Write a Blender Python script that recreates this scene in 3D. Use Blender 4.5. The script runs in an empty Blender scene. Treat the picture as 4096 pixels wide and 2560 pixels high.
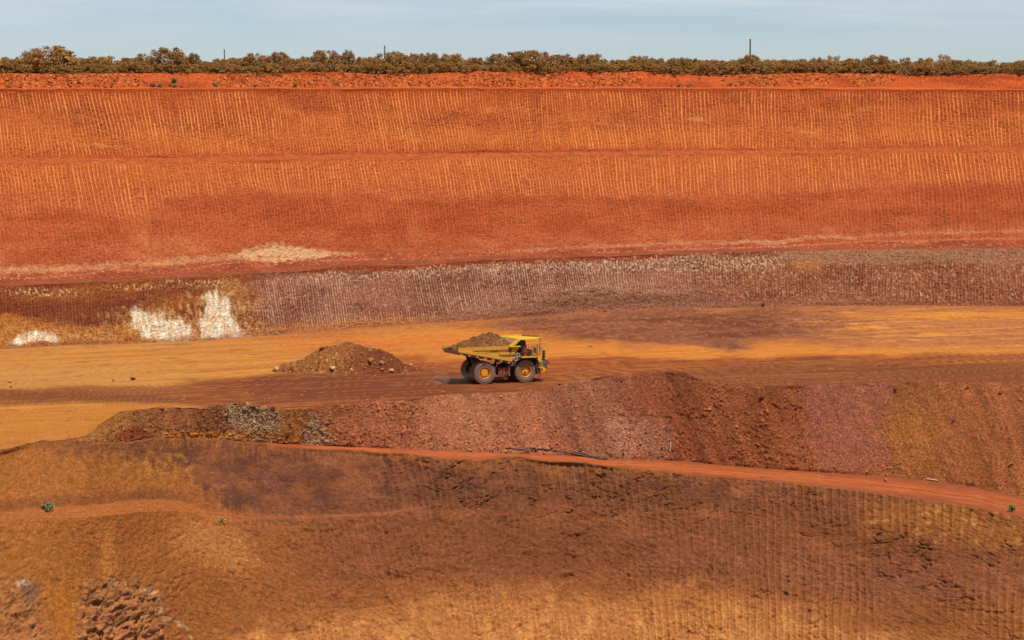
import bpy, bmesh, math, random, time
import numpy as np
from mathutils import Vector, Matrix

T0 = time.time()
scene = bpy.context.scene
R = math.radians

# ------------------------------------------------------------------ camera
F = 10800.0                       # focal length, in 4096-wide picture units
PITCH = math.atan((1280 - 345) / F)
HC = 34.6                         # eye height above the haul bench (z = 0)
TH = R(24.4)                      # strike of the far pit wall
cam_d = bpy.data.cameras.new('camera')
cam = bpy.data.objects.new('camera', cam_d)
scene.collection.objects.link(cam)
cam.location = (0, 0, HC)
cam.rotation_euler = (math.pi / 2 - PITCH, 0, 0)
cam_d.sensor_width = 36.0
cam_d.lens = 36.0 * F / 4096.0
cam_d.clip_start = 1.0
cam_d.clip_end = 60000.0
scene.camera = cam
scene.render.resolution_x = 1024
scene.render.resolution_y = 640

# ------------------------------------------------------------------ sky and sun
SUN_EL, SUN_AZ = R(66), R(38)     # azimuth measured from straight behind the camera to the right
sun_dir = Vector((math.sin(SUN_AZ) * math.cos(SUN_EL), -math.cos(SUN_AZ) * math.cos(SUN_EL), math.sin(SUN_EL)))
world = bpy.data.worlds.new('World')
scene.world = world
world.use_nodes = True
nt = world.node_tree
nt.nodes.clear()
def N(tree, kind, **kw):
    n = tree.nodes.new(kind)
    for k, v in kw.items():
        setattr(n, k, v)
    return n
sky = N(nt, 'ShaderNodeTexSky', sky_type='NISHITA')
sky.sun_disc = False
sky.sun_elevation = SUN_EL
sky.sun_rotation = math.atan2(sun_dir.x, sun_dir.y)
sky.altitude = 400
sky.air_density = 1.0
sky.dust_density = 0.0
sky.ozone_density = 2.2
tc = N(nt, 'ShaderNodeTexCoord')
mp = N(nt, 'ShaderNodeMapping')
mp.inputs['Scale'].default_value = (5.0, 5.0, 62.0)
nz = N(nt, 'ShaderNodeTexNoise')
nz.inputs['Scale'].default_value = 1.6
nz.inputs['Detail'].default_value = 7.0
nz.inputs['Roughness'].default_value = 0.58
nz.inputs['Distortion'].default_value = 0.6
rp = N(nt, 'ShaderNodeValToRGB')
rp.color_ramp.elements[0].position = 0.38
rp.color_ramp.elements[0].color = (0, 0, 0, 1)
rp.color_ramp.elements[1].position = 0.66
rp.color_ramp.elements[1].color = (0.75, 0.75, 0.75, 1)
sep = N(nt, 'ShaderNodeSeparateXYZ')
mr = N(nt, 'ShaderNodeMapRange')
mr.inputs['From Min'].default_value = 0.012
mr.inputs['From Max'].default_value = 0.034
mul = N(nt, 'ShaderNodeMath', operation='MULTIPLY')
mix = N(nt, 'ShaderNodeMix', data_type='RGBA')
mix.inputs['B'].default_value = (7.0, 7.2, 7.5, 1)
tint = N(nt, 'ShaderNodeMix', data_type='RGBA', blend_type='MULTIPLY')
tint.inputs['Factor'].default_value = 1.0
tint.inputs['B'].default_value = (0.60, 0.72, 1.00, 1)
bg = N(nt, 'ShaderNodeBackground')
bg.inputs['Strength'].default_value = 0.09
wo = N(nt, 'ShaderNodeOutputWorld')
L = nt.links.new
L(tc.outputs['Generated'], mp.inputs['Vector']); L(mp.outputs['Vector'], nz.inputs['Vector'])
L(nz.outputs['Fac'], rp.inputs['Fac']); L(tc.outputs['Generated'], sep.inputs['Vector'])
L(sep.outputs['Z'], mr.inputs['Value']); L(rp.outputs['Color'], mul.inputs[0]); L(mr.outputs['Result'], mul.inputs[1])
L(sky.outputs['Color'], tint.inputs['A']); L(tint.outputs['Result'], mix.inputs['A'])
L(mul.outputs['Value'], mix.inputs['Factor']); L(mix.outputs['Result'], bg.inputs['Color'])
L(bg.outputs['Background'], wo.inputs['Surface'])

sd = bpy.data.lights.new('sun', 'SUN')
sd.energy = 4.2
sd.angle = R(0.5)
sd.color = (1.0, 0.95, 0.87)
so = bpy.data.objects.new('sun', sd)
scene.collection.objects.link(so)
so.rotation_euler = (-sun_dir).to_track_quat('-Z', 'Y').to_euler()
so.location = (0, 100, 150)

scene.view_settings.view_transform = 'Standard'
scene.view_settings.look = 'None'
scene.view_settings.exposure = 0.18
scene.view_settings.gamma = 1.0
scene.view_settings.use_curve_mapping = False
scene.cycles.max_bounces = 5

# ------------------------------------------------------------------ helpers
COL = scene.collection
def link(o, parent=None):
    COL.objects.link(o)
    if parent is not None:
        o.parent = parent
    return o
def tag(o, label=None, cat=None, group=None, kind=None):
    if label: o['label'] = label
    if cat: o['category'] = cat
    if group: o['group'] = group
    if kind: o['kind'] = kind
    return o
def empty(name, loc=(0, 0, 0), rz=0.0, parent=None):
    o = bpy.data.objects.new(name, None)
    link(o, parent)
    o.location = loc
    o.rotation_euler = (0, 0, rz)
    return o
def lin(c):
    c = np.asarray(c, float) / 255.0
    return np.where(c <= 0.04045, c / 12.92, ((c + 0.055) / 1.055) ** 2.4)
GAIN = 1.30
TINT = np.array((1.02, 0.99, 0.86))
def C(r, g, b):                   # sunlit picture colour -> base colour
    return lin((r, g, b)) / GAIN * TINT
def C4(r, g, b):
    return tuple(float(v) for v in lin((r, g, b)) / GAIN) + (1.0,)

_rng = np.random.RandomState(7)
_perm = _rng.permutation(256).astype(np.int32)
_perm = np.concatenate([_perm, _perm, _perm])
_ang = _rng.rand(256) * 2 * np.pi
_gx, _gy = np.cos(_ang).astype(np.float32), np.sin(_ang).astype(np.float32)
def pn(x, y, seed=0):             # gradient noise, about -1..1
    x = np.asarray(x, np.float32); y = np.asarray(y, np.float32)
    x, y = np.broadcast_arrays(x, y)
    xi = np.floor(x); yi = np.floor(y)
    fx = x - xi; fy = y - yi
    xi = xi.astype(np.int32) + seed * 17; yi = yi.astype(np.int32) + seed * 31
    u = fx * fx * fx * (fx * (fx * 6 - 15) + 10); v = fy * fy * fy * (fy * (fy * 6 - 15) + 10)
    a0 = _perm[xi & 255]; a1 = _perm[(xi + 1) & 255]
    y0 = yi & 255; y1 = (yi + 1) & 255
    def g(h, dx, dy):
        return _gx[h] * dx + _gy[h] * dy
    n00 = g(_perm[a0 + y0], fx, fy); n10 = g(_perm[a1 + y0], fx - 1, fy)
    n01 = g(_perm[a0 + y1], fx, fy - 1); n11 = g(_perm[a1 + y1], fx - 1, fy - 1)
    return ((n00 * (1 - u) + n10 * u) * (1 - v) + (n01 * (1 - u) + n11 * u) * v) * 1.5
def fbm(x, y, octv=4, seed=0, gain=0.5):
    r = 0; a = 1.0; t = 0.0
    for i in range(octv):
        r = r + a * pn(x * 2 ** i, y * 2 ** i, seed + i * 3)
        t += a; a *= gain
    return r / t * 1.3
def hsh(k, seed=0):
    k = np.asarray(k).astype(np.int64)
    return (((k * 73856093) ^ (seed * 19349663 + 83492791)) * 2654435761 % 4294967296 / 4294967296.0).astype(np.float32)
def cells(x, y, seed=0):          # worley: F1, F2, id hash
    xi = np.floor(x).astype(np.int32); yi = np.floor(y).astype(np.int32)
    f1 = np.full(x.shape, 9.0, np.float32); f2 = f1.copy(); cid = np.zeros(x.shape, np.float32)
    for dx in (-1, 0, 1):
        for dy in (-1, 0, 1):
            cx = xi + dx; cy = yi + dy
            h = _perm[_perm[(cx + seed * 13) & 255] + (cy & 255)]
            jx = _gx[h] * 0.38 + 0.5; jy = _gy[(h * 7 + 3) & 255] * 0.38 + 0.5
            d = (cx + jx - x) ** 2 + (cy + jy - y) ** 2
            m = d < f1
            f2 = np.where(m, f1, np.minimum(f2, d))
            cid = np.where(m, h / 255.0, cid)
            f1 = np.where(m, d, f1)
    return np.sqrt(f1), np.sqrt(f2), cid
def facets(x, y, seed=0):         # flat tilted blocks: height per cell plus a random tilt across it
    xi = np.floor(x).astype(np.int32); yi = np.floor(y).astype(np.int32)
    f1 = np.full(x.shape, 9.0, np.float32); f2 = f1.copy(); h_ = np.zeros(x.shape, np.float32)
    for dx in (-1, 0, 1):
        for dy in (-1, 0, 1):
            cx = xi + dx; cy = yi + dy
            h = _perm[_perm[(cx + seed * 13) & 255] + (cy & 255)]
            ox = x - (cx + _gx[h] * 0.42 + 0.5); oy = y - (cy + _gy[(h * 7 + 3) & 255] * 0.42 + 0.5)
            d = ox * ox + oy * oy; m = d < f1
            f2 = np.where(m, f1, np.minimum(f2, d)); f1 = np.where(m, d, f1)
            h_ = np.where(m, (h / 255.0 - 0.5) + 0.9 * ox * _gx[(h * 5 + 11) & 255] + 0.9 * oy * _gy[(h * 3 + 29) & 255], h_)
    return h_, np.sqrt(f2) - np.sqrt(f1)
def ss(a, b, x):
    t = np.clip((x - a) / (b - a), 0, 1)
    return t * t * (3 - 2 * t)
def lerpc(a, b, m):
    m = np.asarray(m)[..., None]
    return a * (1 - m) + b * m

def new_mesh(name, verts, faces, cols=None, smooth=False):
    me = bpy.data.meshes.new(name)
    verts = np.asarray(verts, np.float32); faces = np.asarray(faces, np.int32)
    k = faces.shape[1]
    me.vertices.add(len(verts)); me.vertices.foreach_set('co', verts.ravel())
    me.loops.add(faces.size); me.loops.foreach_set('vertex_index', faces.ravel())
    me.polygons.add(len(faces)); me.polygons.foreach_set('loop_start', np.arange(0, faces.size, k, dtype=np.int32))
    me.polygons.foreach_set('loop_total', np.full(len(faces), k, np.int32))
    if smooth:
        me.polygons.foreach_set('use_smooth', np.ones(len(faces), bool))
    me.update(calc_edges=True)
    if cols is not None:
        a = me.color_attributes.new('soil', 'FLOAT_COLOR', 'POINT')
        c = np.ones((len(verts), 4), np.float32); c[:, :3] = np.clip(cols, 0.002, 0.95)
        a.data.foreach_set('color', c.ravel())
    return me

def soil_material(name, scale=6.0, contrast=0.25, bump=0.3, bump_scale=9.0, rough=0.95, grain=0.0, grain_scale=5.0):
    m = bpy.data.materials.new(name); m.use_nodes = True
    t = m.node_tree; t.nodes.clear()
    at = N(t, 'ShaderNodeAttribute', attribute_name='soil')
    gp = N(t, 'ShaderNodeNewGeometry')
    n1 = N(t, 'ShaderNodeTexNoise'); n1.inputs['Scale'].default_value = scale; n1.inputs['Detail'].default_value = 6; n1.inputs['Roughness'].default_value = 0.7
    r1 = N(t, 'ShaderNodeMapRange'); r1.inputs['From Min'].default_value = 0.25; r1.inputs['From Max'].default_value = 0.75
    r1.inputs['To Min'].default_value = 1 - contrast; r1.inputs['To Max'].default_value = 1 + contrast
    mu = N(t, 'ShaderNodeMix', data_type='RGBA', blend_type='MULTIPLY'); mu.inputs['Factor'].default_value = 1
    n2 = N(t, 'ShaderNodeTexNoise'); n2.inputs['Scale'].default_value = bump_scale; n2.inputs['Detail'].default_value = 4
    bp = N(t, 'ShaderNodeBump'); bp.inputs['Strength'].default_value = bump; bp.inputs['Distance'].default_value = 0.08
    b = N(t, 'ShaderNodeBsdfPrincipled'); b.inputs['Roughness'].default_value = rough; b.inputs['Specular IOR Level'].default_value = 0.1
    o = N(t, 'ShaderNodeOutputMaterial')
    l = t.links.new
    l(gp.outputs['Position'], n1.inputs['Vector']); l(gp.outputs['Position'], n2.inputs['Vector'])
    l(n1.outputs['Fac'], r1.inputs['Value']); l(at.outputs['Color'], mu.inputs['A']); l(r1.outputs['Result'], mu.inputs['B'])
    l(mu.outputs['Result'], b.inputs['Base Color']); l(n2.outputs['Fac'], bp.inputs['Height']); l(bp.outputs['Normal'], b.inputs['Normal'])
    if grain:                     # small stones of differing tone
        vo = N(t, 'ShaderNodeTexVoronoi'); vo.inputs['Scale'].default_value = grain_scale; l(gp.outputs['Position'], vo.inputs['Vector'])
        sc_ = N(t, 'ShaderNodeSeparateColor'); l(vo.outputs['Color'], sc_.inputs[0])
        pw = N(t, 'ShaderNodeMath', operation='POWER'); pw.inputs[1].default_value = 2.2; l(sc_.outputs[0], pw.inputs[0])
        mg = N(t, 'ShaderNodeMapRange'); mg.inputs['To Min'].default_value = 1 - grain * 0.5; mg.inputs['To Max'].default_value = 1 + grain * 1.1; l(pw.outputs[0], mg.inputs['Value'])
        m2 = N(t, 'ShaderNodeMix', data_type='RGBA', blend_type='MULTIPLY'); m2.inputs['Factor'].default_value = 1; l(mu.outputs['Result'], m2.inputs['A']); l(mg.outputs['Result'], m2.inputs['B'])
        l(m2.outputs['Result'], b.inputs['Base Color'])
        hs = N(t, 'ShaderNodeMath', operation='SUBTRACT'); l(n2.outputs['Fac'], hs.inputs[0]); l(vo.outputs['Distance'], hs.inputs[1]); l(hs.outputs[0], bp.inputs['Height'])
    l(b.outputs['BSDF'], o.inputs['Surface'])
    return m

def scraped_material(name, width=0.20, chip=0.3, bump=0.5, chip_scale=(1.5, 5.0), grain=0.15, grain_scale=5.0, edge=0.09):
    """clay face cut by bucket teeth: smooth smeared strips between rough torn clay; sq = (strip phase, metres down the face, 0)"""
    m = bpy.data.materials.new(name); m.use_nodes = True
    t = m.node_tree; t.nodes.clear(); l = t.links.new
    def math_(op, a, b=None, c=None):
        n = N(t, 'ShaderNodeMath', operation=op)
        for i, v in enumerate((a, b, c)):
            if v is None: continue
            if isinstance(v, (int, float)): n.inputs[i].default_value = v
            else: l(v, n.inputs[i])
        return n.outputs[0]
    def mrange(v, a, b, c, d, smooth=True):
        n = N(t, 'ShaderNodeMapRange')
        if smooth: n.interpolation_type = 'SMOOTHSTEP'
        for k, x in (('From Min', a), ('From Max', b), ('To Min', c), ('To Max', d)):
            if isinstance(x, (int, float)): n.inputs[k].default_value = x
            else: l(x, n.inputs[k])
        l(v, n.inputs['Value']); return n.outputs['Result']
    so_ = N(t, 'ShaderNodeAttribute', attribute_name='soil'); st_ = N(t, 'ShaderNodeAttribute', attribute_name='strip')
    sq = N(t, 'ShaderNodeAttribute', attribute_name='sq'); am = N(t, 'ShaderNodeAttribute', attribute_name='amt')
    sp = N(t, 'ShaderNodeSeparateXYZ'); l(sq.outputs['Vector'], sp.inputs[0])
    ph, q = sp.outputs['X'], sp.outputs['Y']
    k = math_('FLOOR', ph)
    f = math_('ABSOLUTE', math_('SUBTRACT', math_('FRACT', ph), 0.5))
    w1 = N(t, 'ShaderNodeTexWhiteNoise', noise_dimensions='1D'); l(k, w1.inputs['W'])
    w2 = N(t, 'ShaderNodeTexWhiteNoise', noise_dimensions='1D'); l(math_('ADD', k, 91.7), w2.inputs['W'])
    wid = math_('MULTIPLY_ADD', w1.outputs['Value'], 0.14, width - 0.07)
    strip = mrange(f, math_('SUBTRACT', wid, edge), wid, 1.0, 0.0)
    cv = N(t, 'ShaderNodeCombineXYZ'); l(math_('MULTIPLY', k, 3.71), cv.inputs[0]); l(math_('MULTIPLY', q, 0.33), cv.inputs[1])
    nb = N(t, 'ShaderNodeTexNoise', noise_dimensions='2D'); nb.inputs['Scale'].default_value = 1.0; nb.inputs['Detail'].default_value = 3; l(cv.outputs[0], nb.inputs['Vector'])
    brk = mrange(nb.outputs['Fac'], 0.30, 0.46, 0.2, 1.0)
    amp = math_('MULTIPLY', math_('MULTIPLY', am.outputs['Fac'], brk), math_('MULTIPLY_ADD', w2.outputs['Value'], 0.25, 0.72))
    strip = math_('MINIMUM', math_('MULTIPLY', strip, amp), 1.0)
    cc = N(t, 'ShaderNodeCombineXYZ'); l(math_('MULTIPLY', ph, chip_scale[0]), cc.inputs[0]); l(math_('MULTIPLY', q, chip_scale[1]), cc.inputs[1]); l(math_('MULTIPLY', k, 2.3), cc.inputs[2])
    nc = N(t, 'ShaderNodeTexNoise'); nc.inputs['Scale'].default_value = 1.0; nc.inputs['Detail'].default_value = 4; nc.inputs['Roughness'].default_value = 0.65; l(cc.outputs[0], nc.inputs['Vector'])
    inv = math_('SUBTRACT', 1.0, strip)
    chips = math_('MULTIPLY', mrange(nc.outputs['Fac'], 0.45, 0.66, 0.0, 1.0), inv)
    gp = N(t, 'ShaderNodeNewGeometry')
    n1 = N(t, 'ShaderNodeTexNoise'); n1.inputs['Scale'].default_value = 5.0; n1.inputs['Detail'].default_value = 6; n1.inputs['Roughness'].default_value = 0.7; l(gp.outputs['Position'], n1.inputs['Vector'])
    tone = math_('MULTIPLY', mrange(n1.outputs['Fac'], 0.25, 0.75, 0.80, 1.20, False), math_('SUBTRACT', 1.0, math_('MULTIPLY', chips, chip)))  # tone also darkens the chip pockets: shade put into the colour
    vo = N(t, 'ShaderNodeTexVoronoi'); vo.inputs['Scale'].default_value = grain_scale; l(gp.outputs['Position'], vo.inputs['Vector'])
    sc_ = N(t, 'ShaderNodeSeparateColor'); l(vo.outputs['Color'], sc_.inputs[0])
    tone = math_('MULTIPLY', tone, mrange(math_('POWER', sc_.outputs[0], 1.8), 0.0, 1.0, 1 - grain * 0.6, 1 + grain, False))
    mx = N(t, 'ShaderNodeMix', data_type='RGBA'); l(strip, mx.inputs['Factor']); l(so_.outputs['Color'], mx.inputs['A']); l(st_.outputs['Color'], mx.inputs['B'])
    mu = N(t, 'ShaderNodeMix', data_type='RGBA', blend_type='MULTIPLY'); mu.inputs['Factor'].default_value = 1; l(mx.outputs['Result'], mu.inputs['A']); l(tone, mu.inputs['B'])
    h = math_('ADD', math_('SUBTRACT', strip, math_('MULTIPLY', chips, 1.3)), math_('SUBTRACT', math_('MULTIPLY', n1.outputs['Fac'], 0.5), math_('MULTIPLY', vo.outputs['Distance'], grain * 2.0)))
    bp = N(t, 'ShaderNodeBump'); bp.inputs['Strength'].default_value = bump; bp.inputs['Distance'].default_value = 0.12; l(h, bp.inputs['Height'])
    b = N(t, 'ShaderNodeBsdfPrincipled'); b.inputs['Roughness'].default_value = 0.95; b.inputs['Specular IOR Level'].default_value = 0.1
    o = N(t, 'ShaderNodeOutputMaterial')
    l(mu.outputs['Result'], b.inputs['Base Color']); l(bp.outputs['Normal'], b.inputs['Normal']); l(b.outputs['BSDF'], o.inputs['Surface'])
    return m

# ------------------------------------------------------------------ survey chart -> world
def ray(U, P):
    X = (np.asarray(U, float) - 2048) / F; Y = (1280 - np.asarray(P, float)) / F
    X, Y = np.broadcast_arrays(X, Y)
    return X, math.cos(PITCH) + Y * math.sin(PITCH), -math.sin(PITCH) + Y * math.cos(PITCH)
def on_z(U, P, z):
    dx, dy, dz = ray(U, P); k = (z - HC) / dz
    return np.stack([dx * k, dy * k, HC + dz * k], -1)
def on_y(U, P, y):
    dx, dy, dz = ray(U, P); k = y / dy
    return np.stack([dx * k, dy * k, HC + dz * k], -1)
def on_slope(U, P, prev, alpha):  # a plane of dip alpha (degrees) through the line prev
    dx, dy, dz = ray(U, P); m = -dz / dy
    ct = 1 / np.tan(np.radians(alpha)); y0 = prev[:, 1]; z0 = prev[:, 2]
    z = (HC - m * (y0 - z0 * ct)) / (1 + m * ct)
    return on_y(U, P, y0 - (z0 - z) * ct)

NC = 1150
_e = (np.linspace(0, 1, 46)[1:] ** 1.6)
U = np.concatenate([(-60 - 1300 * _e)[::-1], np.linspace(-60, 4156, NC - 90), 4156 + 1300 * _e])   # finer where the photograph looks
def crv(*p, x=None):
    p = np.array(p, float)
    return np.interp(U if x is None else x, p[:, 0], p[:, 1])
def wob(amp, wl, seed, octv=4):
    return amp * fbm(U / wl, np.zeros_like(U) + seed * 3.7, octv, seed)

P_rim = crv((0, 356), (2000, 354), (3000, 354), (4096, 360)) + wob(3.2, 120, 1, 5)
P_bc = crv((0, 292), (360, 295), (700, 292), (1100, 296), (1240, 289), (1330, 288), (1500, 297), (1620, 294), (1690, 298), (1820, 287), (1870, 296), (1920, 283),
           (1985, 288), (2075, 283), (2165, 297), (2270, 284), (2350, 290), (2420, 286), (2480, 291), (2560, 284), (2650, 298), (2750, 297), (2800, 303),
           (3000, 297), (3200, 292), (3450, 293), (3560, 296), (3720, 303), (3800, 301), (3950, 297), (4010, 294), (4096, 300)) + wob(2.2, 70, 2)
P_bt = P_rim - crv((0, 4), (3000, 5), (3600, 9), (4096, 3))
P_b1 = wob(2.0, 40, 31) + crv((0, 653), (810, 645), (1400, 632), (2100, 624), (2750, 614), (3300, 613), (3450, 608), (3560, 604), (4096, 602)) + wob(3.5, 160, 3)
P_ut = P_b1 - crv((0, 17), (1400, 14), (3000, 12), (4096, 10)) + wob(3, 90, 4)
P_b2 = crv((0, 1141), (300, 1135), (600, 1114), (900, 1099), (1190, 1087), (1400, 1064), (1650, 1060), (1950, 1039), (2250, 1030), (2750, 1015), (3000, 1006), (3400, 1000), (4096, 992)) + wob(4, 120, 5)
P_mt = P_b2 - crv((0, 18), (1000, 16), (1400, 20), (2700, 12), (4096, 8)) + wob(2, 90, 6)
P_tt = P_mt - crv((0, 26), (600, 30), (1000, 40), (1300, 30), (2400, 18), (3200, 26), (4096, 22)) + wob(6, 150, 7)
P_lt = crv((0, 1398), (300, 1380), (500, 1376), (850, 1360), (1050, 1345), (1200, 1330), (1400, 1312), (1600, 1301), (1900, 1282), (2100, 1268), (2300, 1250), (2750, 1238), (3000, 1231), (3300, 1225), (3700, 1222), (4096, 1226)) + wob(3, 140, 8)
P_dc = crv((0, 1807), (80, 1787), (160, 1767), (260, 1767), (335, 1752), (400, 1695), (480, 1646), (560, 1638), (640, 1629), (800, 1632), (930, 1611), (1000, 1617), (1080, 1635), (1250, 1629), (1350, 1621),
           (1500, 1602), (1600, 1605), (1720, 1587), (1800, 1578), (1890, 1575), (2060, 1569), (2130, 1557), (2200, 1553), (2280, 1527), (2380, 1510), (2500, 1495), (2600, 1483), (2680, 1480), (2740, 1491), (2760, 1503),
           (2830, 1524), (2900, 1536), (3000, 1542), (3150, 1545), (3300, 1537), (3500, 1530), (3580, 1533), (3650, 1527), (4096, 1530)) + wob(3.0, 60, 9) * ss(300, 500, U)
P_fe = np.maximum(P_dc - 4, crv((0, 1790), (160, 1755), (335, 1742), (480, 1700), (700, 1660), (1000, 1640), (1250, 1622), (1500, 1595), (1900, 1568), (2200, 1552), (2600, 1548), (3000, 1538), (3500, 1526), (4096, 1524)))
P_fe = np.minimum(P_fe, P_dc + 60)
P_dt = crv((0, 1809), (160, 1769), (340, 1772), (500, 1772), (700, 1756), (1000, 1768), (1200, 1777), (1350, 1785), (1550, 1792), (1800, 1801), (1950, 1807), (2100, 1816), (2250, 1820), (2440, 1836), (2600, 1840), (2750, 1846), (2900, 1862), (3100, 1877), (3300, 1891), (3500, 1902), (3700, 1922), (3900, 1950), (4096, 1993)) + wob(2.5, 70, 10)
P_re = crv((0, 1808), (80, 1788), (160, 1768), (260, 1769), (330, 1771), (500, 1769), (600, 1754), (700, 1752), (900, 1758), (1060, 1776), (1150, 1792), (1400, 1801), (1500, 1811), (1620, 1814), (1770, 1836), (1930, 1842), (1990, 1832), (2080, 1829), (2200, 1848), (2300, 1849), (2450, 1868), (2650, 1885), (2750, 1899),
           (2850, 1905), (3000, 1920), (3100, 1927), (3260, 1945), (3300, 1952), (3500, 1971), (3700, 2000), (3850, 2021), (4000, 2050), (4096, 2063)) + wob(3.5, 80, 11)
P_dt = np.minimum(P_dt, P_re - 1.0)
P_dt = np.maximum(P_dt, P_dc + 0.8)
P_re = np.maximum(P_re, P_dt + 1.0)
P_bb = crv((0, 2047), (300, 2032), (500, 2010), (700, 1999), (780, 2015), (860, 2072), (1000, 2070), (1200, 2060), (1400, 2052), (1600, 2040), (1750, 2008), (2000, 2020), (3000, 2100), (4096, 2240)) + wob(5, 90, 12)
P_bf = P_bb + crv((0, 42), (300, 52), (500, 50), (700, 40), (800, 38), (880, 26), (1000, 16), (1600, 12), (1750, 9), (4096, 10))
P_bot = np.full(NC, 2800.0)

def smo(P, k):
    return np.convolve(np.pad(P, k, 'edge'), np.hanning(2 * k + 3)[1:-1] / np.hanning(2 * k + 3)[1:-1].sum(), 'valid')
RAW = {}
def res(pos, P, Ps):              # small crest irregularities are differences of height, not of depth
    pos = pos.copy(); pos[:, 2] -= (P - Ps) * pos[:, 1] / F
    return pos
S_ = {n: smo(globals()[n], 40) for n in ('P_rim', 'P_bt', 'P_b1', 'P_ut', 'P_b2', 'P_mt', 'P_tt', 'P_lt', 'P_bb', 'P_bf')}
_w = P_bf - P_bb; P_bb = smo(P_bb, 22); P_bf = P_bb + smo(_w, 22); S_['P_bb'] = smo(P_bb, 12); S_['P_bf'] = S_['P_bb'] + (P_bf - P_bb)
S_['P_re'] = smo(P_re, 30); S_['P_dt'] = smo(P_dt, 20); P_fe = smo(P_fe, 24)
z_ramp = crv((330, -0.05), (1000, -3.1), (2048, -6.0), (3000, -8.7), (4096, -11.3))
LT = on_z(U, S_['P_lt'], 0.0)
B2 = on_slope(U, S_['P_b2'], LT, 57)
MT = on_y(U, S_['P_mt'], B2[:, 1] + crv((0, 6.5), (4096, 5)))
TT = on_slope(U, S_['P_tt'], MT, 36)
B1 = on_slope(U, S_['P_b1'], TT, 52)
UT = on_y(U, S_['P_ut'], B1[:, 1] + 4.5)
RIM = on_slope(U, S_['P_rim'], UT, 53)
BT = on_y(U, P_bt, RIM[:, 1] + 2.2)
BC = on_y(U, P_bc, BT[:, 1] + 3.6)
BK = BC.copy(); BK[:, 0] *= (BC[:, 1] + 5) / BC[:, 1]; BK[:, 1] += 5; BK[:, 2] = 35.9
B2 = res(B2, P_b2, S_['P_b2']); MT = res(MT, P_mt, S_['P_mt']); TT = res(TT, P_tt, S_['P_tt']); B1 = res(B1, P_b1, S_['P_b1']); UT = res(UT, P_ut, S_['P_ut']); RIM = res(RIM, P_rim, S_['P_rim'])
P_lt = S_['P_lt']
FE = on_z(U, P_fe, 0.0)
DC = on_y(U, P_dc, FE[:, 1] - 2.0 - 1.6 * ss(330, 480, U))
DT = on_z(U, S_['P_dt'], z_ramp)
DT[:, 1] = np.minimum(DT[:, 1], DC[:, 1] - 0.15)
DT = on_y(U, P_dt, DT[:, 1])
RE = on_y(U, P_re, smo(np.minimum(on_z(U, S_['P_re'], z_ramp)[:, 1], DT[:, 1] - 0.3), 45))
RE[:, 1] = np.minimum(RE[:, 1], DT[:, 1] - 0.1); RE = on_y(U, P_re, RE[:, 1])
REs = on_y(U, S_['P_re'], smo(RE[:, 1], 110))
BB = on_slope(U, S_['P_bb'], REs, crv((0, 44), (1000, 40), (1700, 44), (2200, 50), (4096, 52)))
BF = on_slope(U, S_['P_bf'], BB, crv((0, 11), (700, 12), (900, 14), (1500, 18), (1760, 45), (4096, 51)))
BOT = on_slope(U, P_bot, BF, crv((0, 47), (1500, 50), (4096, 52)))
BB = res(BB, P_bb, S_['P_bb']); BF = res(BF, P_bf, S_['P_bf'])

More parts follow.
